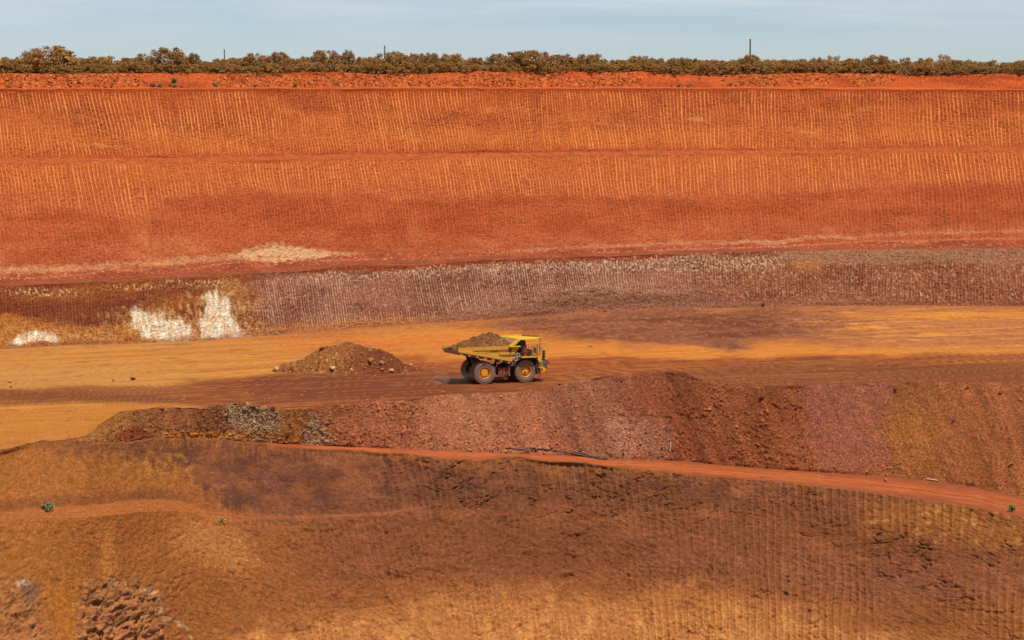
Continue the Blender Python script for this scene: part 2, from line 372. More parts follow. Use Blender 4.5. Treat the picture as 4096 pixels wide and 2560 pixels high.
CH = {}
class Strip:
    """a band of terrain between two survey lines; grids are rows (far/top to near/bottom) x stations"""
    def __init__(self, name, A, PA, B, PB, rows, power=1.0):
        self.name = name
        v = (np.linspace(0, 1, rows) ** power)[:, None]
        self.v = np.broadcast_to(v, (rows, NC))
        self.pos = A[None] * (1 - v[..., None]) + B[None] * v[..., None]
        self.P = PA[None] * (1 - v) + PB[None] * v
        self.U = np.broadcast_to(U[None], (rows, NC))
        x, y, self.z = self.pos[..., 0], self.pos[..., 1], self.pos[..., 2]
        self.s = x * math.cos(TH) + y * math.sin(TH)
        self.t = -x * math.sin(TH) + y * math.cos(TH)
        d = B - A
        self.q = np.linalg.norm(d, axis=1)[None] * v
        k = 25
        sm = lambda a: np.stack([np.convolve(np.pad(a[:, i], k, 'edge'), np.ones(2 * k + 1) / (2 * k + 1), 'valid') for i in range(3)], 1)
        ds = sm(d); e = np.gradient(sm((A + B) / 2), axis=0)
        n = np.cross(ds, e); n /= np.linalg.norm(n, axis=1)[:, None] + 1e-9
        n *= np.sign(n[:, 2] + 1e-6)[:, None]
        self.n = n
    def win(self, a=0.05, b=0.05):
        return ss(0, a, self.v) * (1 - ss(1 - b, 1, self.v))
    def push(self, d):
        self.pos = self.pos + self.n[None] * d[..., None]
    def lift(self, d):
        self.pos = self.pos.copy(); self.pos[..., 2] += d
    def at(self, u, p):
        c = int(np.clip(np.argmin(np.abs(U - u)), 0, NC - 1))
        r = int(np.argmin(np.abs(self.P[:, c] - p)))
        return Vector(self.pos[r, c]), Vector(self.n[c])
    def build(self, col, mat, strip=None, phase=None, amt=None):
        r = self.pos.shape[0]
        idx = np.arange(r * NC).reshape(r, NC)
        f = np.stack([idx[:-1, :-1], idx[1:, :-1], idx[1:, 1:], idx[:-1, 1:]], -1).reshape(-1, 4)
        me = new_mesh(self.name, self.pos.reshape(-1, 3), f, col.reshape(-1, 3))
        if strip is not None:
            a = me.color_attributes.new('strip', 'FLOAT_COLOR', 'POINT')
            c4 = np.ones((r * NC, 4), np.float32); c4[:, :3] = np.clip(strip.reshape(-1, 3), 0.002, 0.95); a.data.foreach_set('color', c4.ravel())
            a = me.attributes.new('sq', 'FLOAT_VECTOR', 'POINT')
            v3 = np.zeros((r * NC, 3), np.float32); v3[:, 0] = phase.ravel(); v3[:, 1] = self.q.ravel(); a.data.foreach_set('vector', v3.ravel())
            a = me.attributes.new('amt', 'FLOAT', 'POINT'); a.data.foreach_set('value', np.ascontiguousarray(amt, np.float32).ravel())
        me.materials.append(mat)
        o = bpy.data.objects.new(self.name, me)
        o['kind'] = 'structure'
        return link(o)

def phase_of(st, lean, spacing, seed, jit=0.35):
    return (st.s - lean * st.z + 0.35 * fbm(st.s * 0.05, st.z * 0.10, 2, seed)) / spacing + jit * pn(st.s * 0.30, st.z * 0.04, seed + 5)
def grooves(st, lean, spacing, seed, width=0.24):
    u = phase_of(st, lean, spacing, seed)
    k = np.floor(u); f = np.abs(u - k - 0.5)
    return 1 - ss(width * 0.6, width * 1.3, f), k, u

def blob(st, cu, cp, ru, rp, soft=0.35, rough=0.5, fu=0.02, fp=0.04, seed=0):
    d = np.sqrt(((st.U - cu) / ru) ** 2 + ((st.P - cp) / rp) ** 2)
    d = d + rough * fbm(st.U * fu, st.P * fp, 4, seed)
    return 1 - ss(1 - soft, 1 + soft, d)
def below(st, pts, soft, rough=0.0, wl=120.0, seed=0):   # 1 below (nearer than) a charted line
    c = np.interp(U, [p[0] for p in pts], [p[1] for p in pts])[None]
    return ss(-soft, soft, st.P - c + rough * fbm(st.U / wl, st.P / (wl * 0.5), 4, seed))
def between(st, pts0, pts1, soft, rough=0.0, wl=120.0, seed=0):
    return below(st, pts0, soft, rough, wl, seed) * (1 - below(st, pts1, soft, rough, wl, seed + 1))
def vary(col, st, amt, fs, fz, seed, octv=4, yy=None):
    y = st.z if yy is None else yy
    return col * (1 + amt * fbm(st.s * fs, y * fz, octv, seed))[..., None]
def base(st, c):
    return np.broadcast_to(c, st.U.shape + (3,)).copy()

# ------------------------------------------------------------------ terrain
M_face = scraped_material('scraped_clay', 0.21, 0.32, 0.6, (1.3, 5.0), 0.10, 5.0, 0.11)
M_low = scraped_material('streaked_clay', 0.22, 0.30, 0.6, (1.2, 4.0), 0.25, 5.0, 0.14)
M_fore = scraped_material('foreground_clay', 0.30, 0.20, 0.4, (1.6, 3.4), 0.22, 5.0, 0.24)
M_rubble = soil_material('rubble_soil', 4.0, 0.16, 0.5, 6.0, grain=0.6, grain_scale=8.0)
M_road = soil_material('road_dirt', 3.0, 0.14, 0.25, 5.0)

# --- rim bund (broken rock pushed up along the pit edge)
bk = Strip('rim_bund_back', BK, P_bc - 3, BC, P_bc, 4)
bd = Strip('rim_bund', BC, P_bc, BT, P_bt, 34)
stony = ss(-0.25, 0.1, fbm(bd.U / 170, bd.P / 60, 3, 41) + crv((0, .6), (450, .5), (520, -.1), (640, -.5), (830, -.4), (900, .4), (1500, .2), (2500, .1), (2650, -.2), (2850, -.4), (3000, .25), (3500, .15), (3650, -.5), (4096, -.7))[None]
           + 0.5 * (ss(0.1, 0.5, bd.v) - 0.6) * crv((0, .1), (1200, .5), (1800, 1.1), (2700, 1.1), (2900, .4), (4096, .2))[None])
f1, f2, cid = cells(bd.s * 2.3 + 0.4 * bd.q, bd.q * 3.2, 3)
g1, g2, cid2 = cells(bd.s * 5.0, bd.q * 6.0, 5)
bd.push(bd.win(0.12, 0.1) * (stony * (0.24 * (1 - f1) * (cid > 0.3) + 0.08 * (1 - g1)) + 0.10 * fbm(bd.s * 0.7, bd.q * 0.8, 4, 12)))
bcol = base(bd, C(188, 86, 42))
bcol = lerpc(bcol, C(166, 72, 34), ss(-0.2, 0.4, fbm(bd.s * 0.12, bd.q * 0.4, 3, 13)))
rockc = lerpc(base(bd, C(160, 70, 36)), C(212, 122, 66), np.clip(cid * 1.25 - 0.2, 0, 1) ** 1.4)
bcol = lerpc(bcol, rockc, stony * (1 - ss(0.35, 0.75, f1)) * (cid > 0.3))
bcol = vary(bcol, bd, 0.22, 2.0, 2.0, 14)
bkc = base(bk, C(190, 88, 42))
bk.build(bkc, M_rubble); bd.build(bcol, M_rubble)

lg = Strip('rim_ledge', BT, P_bt, RIM, P_rim, 5)
lg.build(vary(base(lg, C(200, 96, 46)), lg, 0.2, 0.5, 1, 15, yy=lg.q), M_road)

# --- upper face
LEAN = crv((0, 0.06), (900, 0.06), (1800, 0.12), (2600, 0.20), (3000, 0.30), (4096, 0.34))[None]
def scraped(st, spacing, seed, depth=0.06, width=0.24, pocket=0.30, win=(0.03, 0.03), lean=None):
    lean = LEAN if lean is None else lean
    g, k, u = grooves(st, lean, spacing, seed, width)
    ck = pn(st.s * 1.5 + 7 * hsh(k, seed), st.q * 3.2, seed + 6) + 0.55 * pn(st.s * 3.4, st.q * 6.5, seed + 7)
    ck = ss(0.12, 0.7, ck)
    hard = ss(-0.45, 0.45, fbm(st.s * 0.09, st.q * 0.22, 3, seed + 8))
    amt = 0.35 + 0.65 * ss(-0.6, 0.3, fbm(st.s * 0.10, st.q * 0.25, 3, seed + 13))
    w = st.win(*win)
    st.push(w * (depth * (g - 0.4) * amt - pocket * ck * (1 - 0.8 * g) * (0.25 + 0.75 * hard) + 0.06 * fbm(st.s * 1.5, st.q * 2.5, 3, seed + 10) + 0.30 * fbm(st.s * 0.05, st.q * 0.12, 3, seed + 11)))
    return g, ck * w, hard, u, amt * ss(0, 0.05, w)

up = Strip('upper_pit_face', RIM, P_rim, UT, P_ut, 118)
g, ck, hard, ph, amt = scraped(up, 0.53, 50)
col = base(up, C(188, 90, 46))
col = lerpc(col, C(204, 108, 54), ss(0.25, 0.75, up.v + 0.25 * fbm(up.s * 0.05, up.q * 0.15, 3, 51)))
col = lerpc(col, C(190, 88, 48), ss(0.72, 0.95, up.v + 0.15 * fbm(up.s * 0.06, up.q * 0.2, 3, 52)) * 0.8)
col = lerpc(col, C(168, 72, 34), (1 - ss(0.0, 0.14, up.v + 0.05 * fbm(up.s * 0.2, up.q * 0.3, 3, 53))))
col = lerpc(col, C(166, 80, 48), hard * ss(0.05, 0.15, up.v) * (1 - ss(0.5, 0.85, up.v)) * 0.55)
col = lerpc(col, C(228, 158, 92), ss(0.35, 0.75, fbm(up.s * 0.11, up.q * 0.35, 4, 54)) * 0.45 * ss(0.2, 0.4, up.v))
col = vary(col, up, 0.16, 1.2, 1.8, 55, yy=up.q)
scol = lerpc(base(up, C(236, 146, 78)), C(226, 132, 68), ss(-0.3, 0.4, fbm(up.s * 0.06, up.q * 0.2, 3, 56)))
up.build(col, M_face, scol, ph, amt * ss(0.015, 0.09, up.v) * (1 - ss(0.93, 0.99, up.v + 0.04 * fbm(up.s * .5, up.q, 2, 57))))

b1 = Strip('upper_berm', UT, P_ut, B1, P_b1, 12)
b1.lift(b1.win(0.15, 0.1) * 0.16 * fbm(b1.s * 1.2, b1.q * 0.6, 4, 60))
col = base(b1, C(182, 94, 52))
col = lerpc(col, C(160, 78, 44), ss(-0.1, 0.5, fbm(b1.s * 0.5, b1.q * 0.5, 4, 61)))
b1.build(vary(col, b1, 0.2, 2, 1, 62, yy=b1.q), M_rubble)

# --- middle face
md = Strip('middle_pit_face', B1, P_b1, TT, P_tt, 140)
red_line = [(0, 868), (80, 862), (170, 830), (260, 835), (330, 850), (440, 870), (560, 872), (600, 835), (680, 812), (760, 790), (900, 770), (1100, 772), (1300, 775), (1500, 778), (1580, 808), (1700, 790), (2000, 785), (2300, 795), (2500, 800), (2800, 780), (3000, 790), (3200, 770), (3500, 760), (3700, 740), (4096, 725)]
redm = below(md, red_line, 22, 26, 60, 70)
red_low = [(0, 975), (300, 970), (550, 950), (800, 965), (1200, 960), (1700, 955), (2300, 930), (2700, 890), (3100, 905), (3500, 880), (4096, 880)]
redf = 1 - below(md, red_low, 60, 50, 200, 72)
g, ck, hard, ph, amt = scraped(md, 0.56, 70, pocket=0.24)
fade = below(md, [(0, 985), (1000, 930), (1400, 935), (2500, 960), (4096, 930)], 70, 30, 150, 73)
col = base(md, C(200, 102, 52))
col = lerpc(col, C(192, 98, 58), ss(0.1, 0.45, md.v))
rcol = lerpc(base(md, C(172, 80, 46)), C(190, 94, 56), ss(-0.4, 0.4, fbm(md.s * 0.06, md.q * 0.25, 3, 74)))
col = lerpc(col, rcol, redm)
pink = base(md, C(188, 94, 60))
pink = lerpc(pink, C(204, 114, 74), ss(-0.1, 0.5, fbm(md.s * 0.15, md.q * 0.4, 4, 75)))
col = lerpc(col, pink, redm * (1 - redf) * 0.9)
col = lerpc(col, C(206, 116, 66), blob(md, 560, 905, 60, 100, 0.7, 0.8, seed=76) * 0.45)
col = lerpc(col, C(212, 128, 80), blob(md, 660, 985, 120, 60, 0.7, 0.9, seed=77) * 0.4)
col = lerpc(col, C(210, 124, 74), blob(md, 1660, 930, 28, 40, 0.7, 0.7, seed=78) * 0.35)
cream = C(236, 186, 140)
wline = [(0, 1085), (250, 1075), (400, 1062), (600, 1048), (760, 1042), (900, 1030), (1080, 1012), (1300, 1014), (1500, 1012), (1750, 1010), (2000, 1005), (2150, 1000), (2450, 985), (2800, 972), (3100, 965), (3300, 950), (3700, 935), (4096, 925)]
def white_band(st):
    c = np.interp(U, [p[0] for p in wline], [p[1] for p in wline])[None]
    hw = np.interp(U, [0, 300, 600, 720, 900, 1040, 1100, 1250, 1330, 1500, 2050, 2300, 2500, 3000, 3400, 4096], [16, 14, 12, 17, 12, 32, 36, 20, 9, 6, 10, 9, 9, 9, 8, 8])[None]
    d = np.abs(st.P - c + 9 * fbm(st.U / 160, st.P / 60, 3, 80)) / hw
    m = 1 - ss(0.3, 1.3, d + 1.0 * fbm(st.U / 30, st.P / 12, 5, 81))
    on = np.interp(U, [0, 250, 900, 1000, 1280, 1450, 2000, 2100, 2400, 3100, 3500, 4096], [.34, .36, .34, .85, .8, .05, .06, .2, .22, .34, .22, .2])[None]
    k2 = 1 - ss(0.0, 0.9, np.abs(st.P - c - 26 + 12 * fbm(st.U / 200, st.P / 80, 3, 82)) / 7 + 0.7 * fbm(st.U / 14, st.P / 7, 3, 83))
    return np.maximum(m * on, 0.45 * k2 * np.interp(U, [0, 1000, 2100, 2400, 4096], [.35, .4, .05, .45, .35])[None])
scol = lerpc(base(md, C(238, 146, 80)), C(206, 106, 60), np.clip(redm + 0.3 * ss(0.2, 0.5, md.v), 0, 1))
wb_ = white_band(md)
col = lerpc(col, cream, wb_); scol = lerpc(scol, cream, wb_)
col = vary(col, md, 0.15, 1.2, 1.6, 84, yy=md.q)
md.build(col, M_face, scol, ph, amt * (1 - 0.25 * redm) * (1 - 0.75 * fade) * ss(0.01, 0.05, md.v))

tl = Strip('middle_talus', TT, P_tt, MT, P_mt, 26)
f1, f2, cid = cells(tl.s * 2.6, tl.q * 2.6, 9)
tl.push(tl.win(0.1, 0.1) * (0.10 * fbm(tl.s * 0.9, tl.q * 0.9, 4, 90) + 0.10 * (1 - f1) * (cid > 0.8)))
col = lerpc(base(tl, C(162, 80, 52)), C(146, 70, 44), ss(-0.3, 0.4, fbm(tl.s * 0.12, tl.q * 0.5, 3, 91)))
col = lerpc(col, C(196, 118, 82), (cid > 0.86) * (1 - ss(0.3, 0.6, f1)))
col = lerpc(col, cream, white_band(tl) * 0.9)
tl.build(vary(col, tl, 0.16, 1.4, 2.0, 92, yy=tl.q), M_rubble)

b2 = Strip('lower_berm', MT, P_mt, B2, P_b2, 14)
f1, f2, cid = cells(b2.s * 2.2, b2.q * 1.6, 11)
b2.lift(b2.win(0.12, 0.1) * (0.18 * fbm(b2.s * 0.8, b2.q * 0.5, 4, 95) + 0.14 * (1 - f1) * (cid > 0.75)))
col = lerpc(base(b2, C(158, 84, 56)), C(136, 74, 50), ss(-0.3, 0.4, fbm(b2.s * 0.2, b2.q * 0.4, 3, 96)))
b2.build(vary(col, b2, 0.18, 1.4, 1.0, 97, yy=b2.q), M_rubble)

# --- lower face
lw = Strip('lower_pit_face', B2, P_b2, LT, P_lt, 100)
leanL = crv((0, 0.10), (1000, 0.0), (2000, 0.05), (2800, 0.3), (4096, 0.36))[None]
g, ck, hard, ph, amt = scraped(lw, 0.44, 110, pocket=0.28, win=(0.02, 0.06), lean=leanL)
# scree fans and debris at the toe, as real bulges of the face
fan = blob(lw, 2520, 1262, 420, 92, 0.5, 0.25, seed=111) + 0.7 * blob(lw, 1990, 1280, 240, 36, 0.5, 0.3, seed=112) + 0.6 * blob(lw, 3260, 1226, 330, 26, 0.6, 0.3, seed=113)
fan = np.clip(fan, 0, 1)
debris = 1 - ss(0.0, 0.13, 1 - lw.v + 0.05 * fbm(lw.s * 0.4, lw.q, 3, 114))
f1, f2, cid = cells(lw.s * 2.4, lw.q * 2.4, 13)
lw.push(lw.win(0.02, 0.45) * fan * (1.3 + 0.3 * (1 - f1) * (cid > .5)) + lw.win(0.02, 0.10) * debris * (0.12 + 0.2 * (1 - f1) * (cid > .4)))
streak = ss(-0.15, 0.35, fbm(lw.s * 2.4 - 0.8 * lw.z * leanL, lw.z * 0.55, 4, 115))
fleck = ss(0.0, 0.4, fbm(lw.s * 3.2, lw.z * 2.2, 3, 116))
brown = lerpc(base(lw, C(156, 86, 42)), C(136, 68, 42), ss(-0.2, 0.3, fbm(lw.s * 0.1, lw.z * 0.5, 3, 117)))
mar = lerpc(base(lw, C(160, 98, 76)), C(138, 78, 62), ss(-0.3, 0.3, fbm(lw.s * 0.12, lw.z * 0.3, 3, 118)))
mar = lerpc(mar, C(222, 194, 172), streak * fleck * 0.45)
tan = lerpc(base(lw, C(160, 94, 66)), C(140, 72, 50), ss(-0.2, 0.4, fbm(lw.s * 0.1, lw.z * 0.4, 3, 119)))
tan = lerpc(tan, C(214, 178, 140), streak * ss(-0.05, 0.3, fbm(lw.s * 3.4, lw.z * 2.0, 3, 146)) * 0.75)
tan = lerpc(tan, C(112, 60, 44), ss(0.05, 0.4, fbm(lw.s * 2.6, lw.z * 1.3, 3, 147)) * 0.6)
wa = ss(0, 1, (lw.U - 1020 + 90 * fbm(lw.U / 200, lw.P / 60, 3, 120) - 0.35 * (lw.P - 1200)) / 140 + 0.5)
wb = ss(2500, 3100, lw.U + 250 * fbm(lw.U / 300, lw.P / 60, 3, 121))
col = lerpc(brown, mar, wa); col = lerpc(col, tan, wb)
# left part: maroon belly, ochre foot, cream pockets under the crest
col = lerpc(col, C(120, 58, 42), between(lw, [(0, 1205), (500, 1185), (760, 1170), (1000, 1170)], [(0, 1250), (300, 1310), (480, 1300), (600, 1240), (4096, 1100)], 22, 30, 110, 122) * (1 - ss(480, 760, lw.U)) * 0.7)
col = lerpc(col, C(190, 116, 52), below(lw, [(0, 1260), (250, 1300), (420, 1320), (520, 1280), (760, 1300), (1000, 1330), (1200, 1290), (1500, 1270), (1750, 1272), (1900, 1300), (4096, 1400)], 22, 26, 90, 123) * (0.75 + 0.25 * fleck))
cr = C(224, 186, 138)
for (a, b, c, d, sd_) in ((170, 1168, 150, 18, 124), (540, 1150, 110, 12, 125), (760, 1135, 130, 14, 126), (900, 1150, 60, 30, 127)):
    col = lerpc(col, cr, blob(lw, a, b, c, d, 0.5, 0.9, 0.05, 0.12, sd_) * fleck * 0.85)
ochre_pocket = blob(lw, 920, 1200, 60, 70, 0.6, 0.9, 0.04, 0.06, 128)
col = lerpc(col, C(172, 118, 58), ochre_pocket * 0.6)
wh = C(250, 238, 220)
def poly_mask(st, pts, soft=5.0, rough=9.0, seed=0):
    px = st.U + rough * 1.3 * fbm(st.U / 26, st.P / 40, 3, seed); py = st.P + rough * fbm(st.U / 12, st.P / 60, 3, seed + 1)
    inside = np.zeros(px.shape, bool); dm = np.full(px.shape, 1e9)
    n = len(pts)
    bx = (st.U > min(p[0] for p in pts) - 300) & (st.U < max(p[0] for p in pts) + 300)
    for i in range(n):
        x0, y0 = pts[i]; x1, y1 = pts[(i + 1) % n]
        c = ((y0 > py) != (y1 > py)) & (px < (x1 - x0) * (py - y0) / (y1 - y0 + 1e-9) + x0)
        inside ^= c
        tt = np.clip(((px - x0) * (x1 - x0) + (py - y0) * (y1 - y0)) / ((x1 - x0) ** 2 + (y1 - y0) ** 2 + 1e-9), 0, 1)
        dm = np.minimum(dm, (px - x0 - tt * (x1 - x0)) ** 2 + (py - y0 - tt * (y1 - y0)) ** 2)
    d = np.sqrt(dm) * np.where(inside, -1, 1)
    return (1 - ss(-soft, soft, d)) * bx
white = np.maximum.reduce([
    poly_mask(lw, [(55, 1388), (58, 1355), (100, 1335), (145, 1324), (205, 1335), (245, 1378), (200, 1368), (150, 1362), (100, 1376)], 9, 12, 130),
    poly_mask(lw, [(525, 1235), (560, 1238), (580, 1255), (640, 1252), (660, 1275), (720, 1278), (760, 1310), (785, 1350), (740, 1368), (640, 1372), (560, 1345), (540, 1300)], 11, 18, 132),
    poly_mask(lw, [(812, 1195), (830, 1180), (858, 1172), (880, 1190), (915, 1195), (925, 1240), (935, 1280), (960, 1310), (1000, 1350), (930, 1362), (850, 1360), (800, 1355), (803, 1290), (822, 1250)], 11, 18, 134)])
whc = lerpc(base(lw, wh), C(236, 200, 156), ss(-0.25, 0.3, fbm(lw.s * 1.6, lw.z * 0.5, 4, 136)) * 0.9)
whc = lerpc(whc, C(190, 124, 80), ss(0.15, 0.5, fbm(lw.s * 2.2, lw.z * 0.45, 3, 137)) * 0.55)
halo = np.maximum.reduce([blob(lw, 150, 1352, 150, 52, 0.6, 0.7, 0.03, 0.04, 148), blob(lw, 640, 1312, 210, 84, 0.6, 0.7, 0.03, 0.04, 149), blob(lw, 890, 1275, 160, 115, 0.6, 0.7, 0.03, 0.04, 150)])
col = lerpc(col, C(218, 170, 112), halo * ss(-0.2, 0.3, fbm(lw.s * 1.8, lw.z * 0.9, 4, 151)) * 0.7)
col = lerpc(col, whc, white * np.clip(0.95 + 0.35 * fbm(lw.s * 1.2, lw.z * 1.0, 3, 152), 0.6, 0.97))
col = lerpc(col, C(226, 186, 140), blob(lw, 1000, 1320, 70, 40, 0.6, 0.8, 0.04, 0.05, 138) * 0.6 * fleck + blob(lw, 350, 1345, 90, 26, 0.6, 0.8, 0.04, 0.05, 139) * 0.5 * fleck)
# red lip under the crest in the middle, grey-tan cap on the right, orange streak
lip = (1 - below(lw, [(0, 1000), (1150, 1085), (1250, 1094), (1400, 1084), (1600, 1082), (1850, 1062), (1950, 1055), (2200, 1052), (2500, 1040), (2750, 1024), (2900, 1000), (4096, 900)], 5, 10, 60, 140)) * ss(1100, 1260, lw.U) * (1 - ss(2650, 2800, lw.U))
col = lerpc(col, C(150, 68, 38), lip)
pale = between(lw, [(1200, 1090), (1600, 1080), (1950, 1052), (2300, 1040), (2700, 1020), (3200, 1010), (4096, 1000)], [(1200, 1130), (1600, 1110), (2000, 1085), (2300, 1085), (2600, 1090), (3100, 1080), (3200, 1010), (4096, 1000)], 14, 22, 80, 141) * ss(1150, 1300, lw.U) * (1 - ss(3050, 3250, lw.U))
col = lerpc(col, C(232, 200, 164), pale * fleck * 0.75)
cap = (1 - below(lw, [(0, 900), (3100, 1000), (3180, 1060), (3400, 1062), (3600, 1050), (4096, 1060)], 10, 16, 90, 142)) * ss(3080, 3200, lw.U)
col = lerpc(col, C(172, 122, 92), cap * 0.85)
col = lerpc(col, C(190, 120, 60), blob(lw, 3230, 1065, 60, 20, 0.6, 0.8, seed=143) * 0.7)
col = lerpc(col, C(158, 106, 82), np.clip(fan, 0, 1) * 0.9)
col = lerpc(col, C(160, 112, 92), fan * (cid > .6) * (1 - ss(.3, .6, f1)))
col = lerpc(col, C(168, 104, 66), debris * (1 - wa) * 0.8)
col = lerpc(col, C(170, 106, 78), debris * wa * 0.7)
scol = lerpc(lerpc(base(lw, C(176, 112, 62)), C(200, 164, 140), wa), C(186, 136, 100), wb)
nos = np.maximum.reduce([fan, white, lip, debris, cap * 0.6])
scol = lerpc(scol, col, np.clip(ss(0.1, -0.3, fbm(lw.s * 1.5, lw.q * 2.5, 3, 145)) * 0.6, 0, 1))
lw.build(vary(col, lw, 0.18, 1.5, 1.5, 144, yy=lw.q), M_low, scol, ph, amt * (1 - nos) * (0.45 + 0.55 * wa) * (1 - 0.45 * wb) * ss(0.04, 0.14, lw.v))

# --- haul bench
fl = Strip('haul_road', LT, P_lt, FE, P_fe, 150)
f1, f2, cid = cells(fl.s * 1.8, fl.t * 1.2, 15)
farm = 1 - ss(0.0, 0.16, fl.v)
rut = fbm(fl.s * 0.035, fl.t * 1.6 + 0.6 * pn(fl.s * 0.03, fl.t * 0.1, 3), 3, 150)
purple_zone = blob(fl, 2720, 1318, 820, 84, 0.35, 0.45, 0.004, 0.02, 151) * ss(1650, 2300, fl.U + 6 * (1320 - fl.P)) * (1 - 0.6 * ss(3250, 3600, fl.U))
trk = np.exp(-((fl.U - 2030) / 170) ** 2 - ((fl.P - 1525) / 32) ** 2)
fl.lift(fl.win(0.03, 0.02) * (1 - trk) * (0.09 * rut + 0.10 * fbm(fl.s * 0.22, fl.t * 0.35, 4, 152)
        + np.clip(purple_zone + farm * 0.6, 0, 1) * (0.28 * fbm(fl.s * 0.6, fl.t * 0.5, 4, 153) + 0.22 * (1 - f1) * (cid > 0.65))))
och = lerpc(base(fl, C(198, 130, 58)), C(182, 114, 54), ss(-0.3, 0.4, fbm(fl.s * 0.035, fl.t * 0.22, 4, 154)))
och = lerpc(och, C(204, 124, 50), ss(1200, 2200, fl.U))
och = lerpc(och, C(188, 134, 72), blob(fl, 200, 1530, 500, 70, 0.6, 0.7, 0.008, 0.03, 155) * 0.65)
och = lerpc(och, C(204, 112, 50), blob(fl, 1500, 1385, 420, 40, 0.6, 0.7, 0.008, 0.03, 156) * 0.6)
col = och
pur = lerpc(base(fl, C(136, 80, 58)), C(112, 60, 40), ss(-0.3, 0.4, fbm(fl.s * 0.06, fl.t * 0.12, 4, 157)))
col = lerpc(col, pur, np.clip(purple_zone * 1.3, 0, 1))
col = lerpc(col, C(172, 104, 66), ss(3000, 3500, fl.U) * (1 - below(fl, [(3000, 1410), (4096, 1420)], 12, 10, 200, 158)) * 0.75)
wisp = ss(0.05, 0.4, fbm(fl.s * 0.05, fl.t * 0.35 + fl.s * 0.02, 4, 159))
col = lerpc(col, C(206, 140, 76), wisp * ss(3050, 3400, fl.U) * (1 - ss(1410, 1430, fl.P)) * 0.8)
for (a, b, c, d, sd_, k_) in ((3850, 1278, 380, 13, 160, 0.6), (3900, 1262, 300, 8, 161, .45), (3470, 1331, 80, 9, 162, .85), (3770, 1357, 70, 6, 163, .6), (4000, 1460, 300, 8, 260, .6)):
    col = lerpc(col, C(220, 142, 48), blob(fl, a, b, c, d, 0.6, 0.6, 0.008, 0.05, sd_) * k_)
col = lerpc(col, C(150, 90, 66), (farm * ss(900, 1300, fl.U) * (0.55 + 0.3 * fbm(fl.s * 0.1, fl.t * 0.4, 3, 164)) * (1 - 0.5 * ss(3300, 3600, fl.U))).clip(0, 1))
col = lerpc(col, C(178, 124, 74), farm * (1 - ss(700, 1000, fl.U)) * 0.5)
# the hauled lanes: darker, redder, rutted
tracks0 = fbm(fl.s * 0.02 + 0.3, (fl.t + 3.0 * fbm(fl.s * 0.012, fl.t * 0.05, 2, 176)) * 2.2, 2, 177)
lane_t = [(0, 1590), (400, 1572), (800, 1550), (1100, 1512), (1400, 1500), (1700, 1470), (2200, 1450), (2500, 1452), (3000, 1450), (3500, 1440), (4096, 1432)]
lane_b = [(0, 1650), (400, 1632), (700, 1628), (1000, 1640), (1400, 1650), (4096, 1640)]
lane = between(fl, lane_t, lane_b, 9, 12, 260, 165)
lanec = lerpc(base(fl, C(150, 78, 40)), C(108, 52, 32), ss(-0.25, 0.3, rut + 0.5 * fbm(fl.s * 0.02, fl.t * 0.6, 3, 166)))
lanec = lerpc(lanec, C(134, 76, 38), 1 - ss(400, 900, fl.U))
col = lerpc(col, lanec, lane * (0.85 + 0.15 * rut).clip(0, 1))
col = lerpc(col, C(110, 54, 34), blob(fl, 1500, 1560, 620, 50, 0.5, 0.5, 0.006, 0.03, 167) * 0.85)
col = lerpc(col, C(132, 56, 30), blob(fl, 1640, 1468, 110, 26, 0.6, 0.5, 0.01, 0.04, 168) * 0.7)
col = lerpc(col, C(176, 84, 40), blob(fl, 2000, 1475, 420, 22, 0.6, 0.5, 0.006, 0.04, 169) * 0.6)
col = lerpc(col, C(116, 60, 34), blob(fl, 150, 1612, 520, 20, 0.6, 0.6, 0.006, 0.05, 170) * 0.7)
col = lerpc(col, C(184, 114, 46), below(fl, [(0, 1665), (300, 1650), (500, 1630), (700, 1628), (900, 1660), (1200, 1900), (4096, 1900)], 8, 10, 150, 171) * (1 - ss(500, 900, fl.U)) * 0.9)
rb = between(fl, [(0, 2000), (2300, 1545), (2700, 1500), (2950, 1478), (3300, 1474), (4096, 1468)], [(0, 2100), (4096, 1800)], 7, 6, 300, 172)
col = lerpc(col, lerpc(base(fl, C(112, 60, 34)), C(150, 88, 46), ss(-0.1, 0.4, tracks0)), rb * 0.9)
tracks = fbm(fl.s * 0.02 + 0.3, (fl.t + 3.0 * fbm(fl.s * 0.012, fl.t * 0.05, 2, 176)) * 2.2, 2, 177)
col = lerpc(col, C(126, 68, 38), ss(0.12, 0.45, tracks) * (0.18 + 0.35 * lane) )
col = lerpc(col, C(214, 150, 84), ss(0.12, 0.45, -tracks) * 0.22)
col = lerpc(col, C(118, 66, 40), ss(0.2, 0.55, rut) * (1 - purple_zone) * 0.35)
mot = ss(0.1, 0.45, fbm(fl.s * 0.30, fl.t * 0.22, 4, 178))
col = lerpc(col, C(120, 74, 54), mot * np.clip(purple_zone + 0.7 * ss(3000, 3300, fl.U) * (fl.P < 1410), 0, 1) * 0.55)
col = lerpc(col, C(166, 112, 86), ss(0.15, 0.5, fbm(fl.s * 0.4, fl.t * 0.3, 4, 179)) * purple_zone * 0.5)
col = lerpc(col, C(112, 64, 40), ss(0.35, 0.6, fbm(fl.s * 0.18, fl.t * 0.35, 4, 173)) * 0.4)
peb = (cid > 0.95) * (1 - ss(0.15, 0.3, f1)) * (fbm(fl.s * .1, fl.t * .2, 2, 175) > 0)
col = lerpc(col, C(200, 150, 110), peb * 0.5)
fl.build(vary(col, fl, 0.12, 0.6, 0.8, 174, yy=fl.t), M_road)

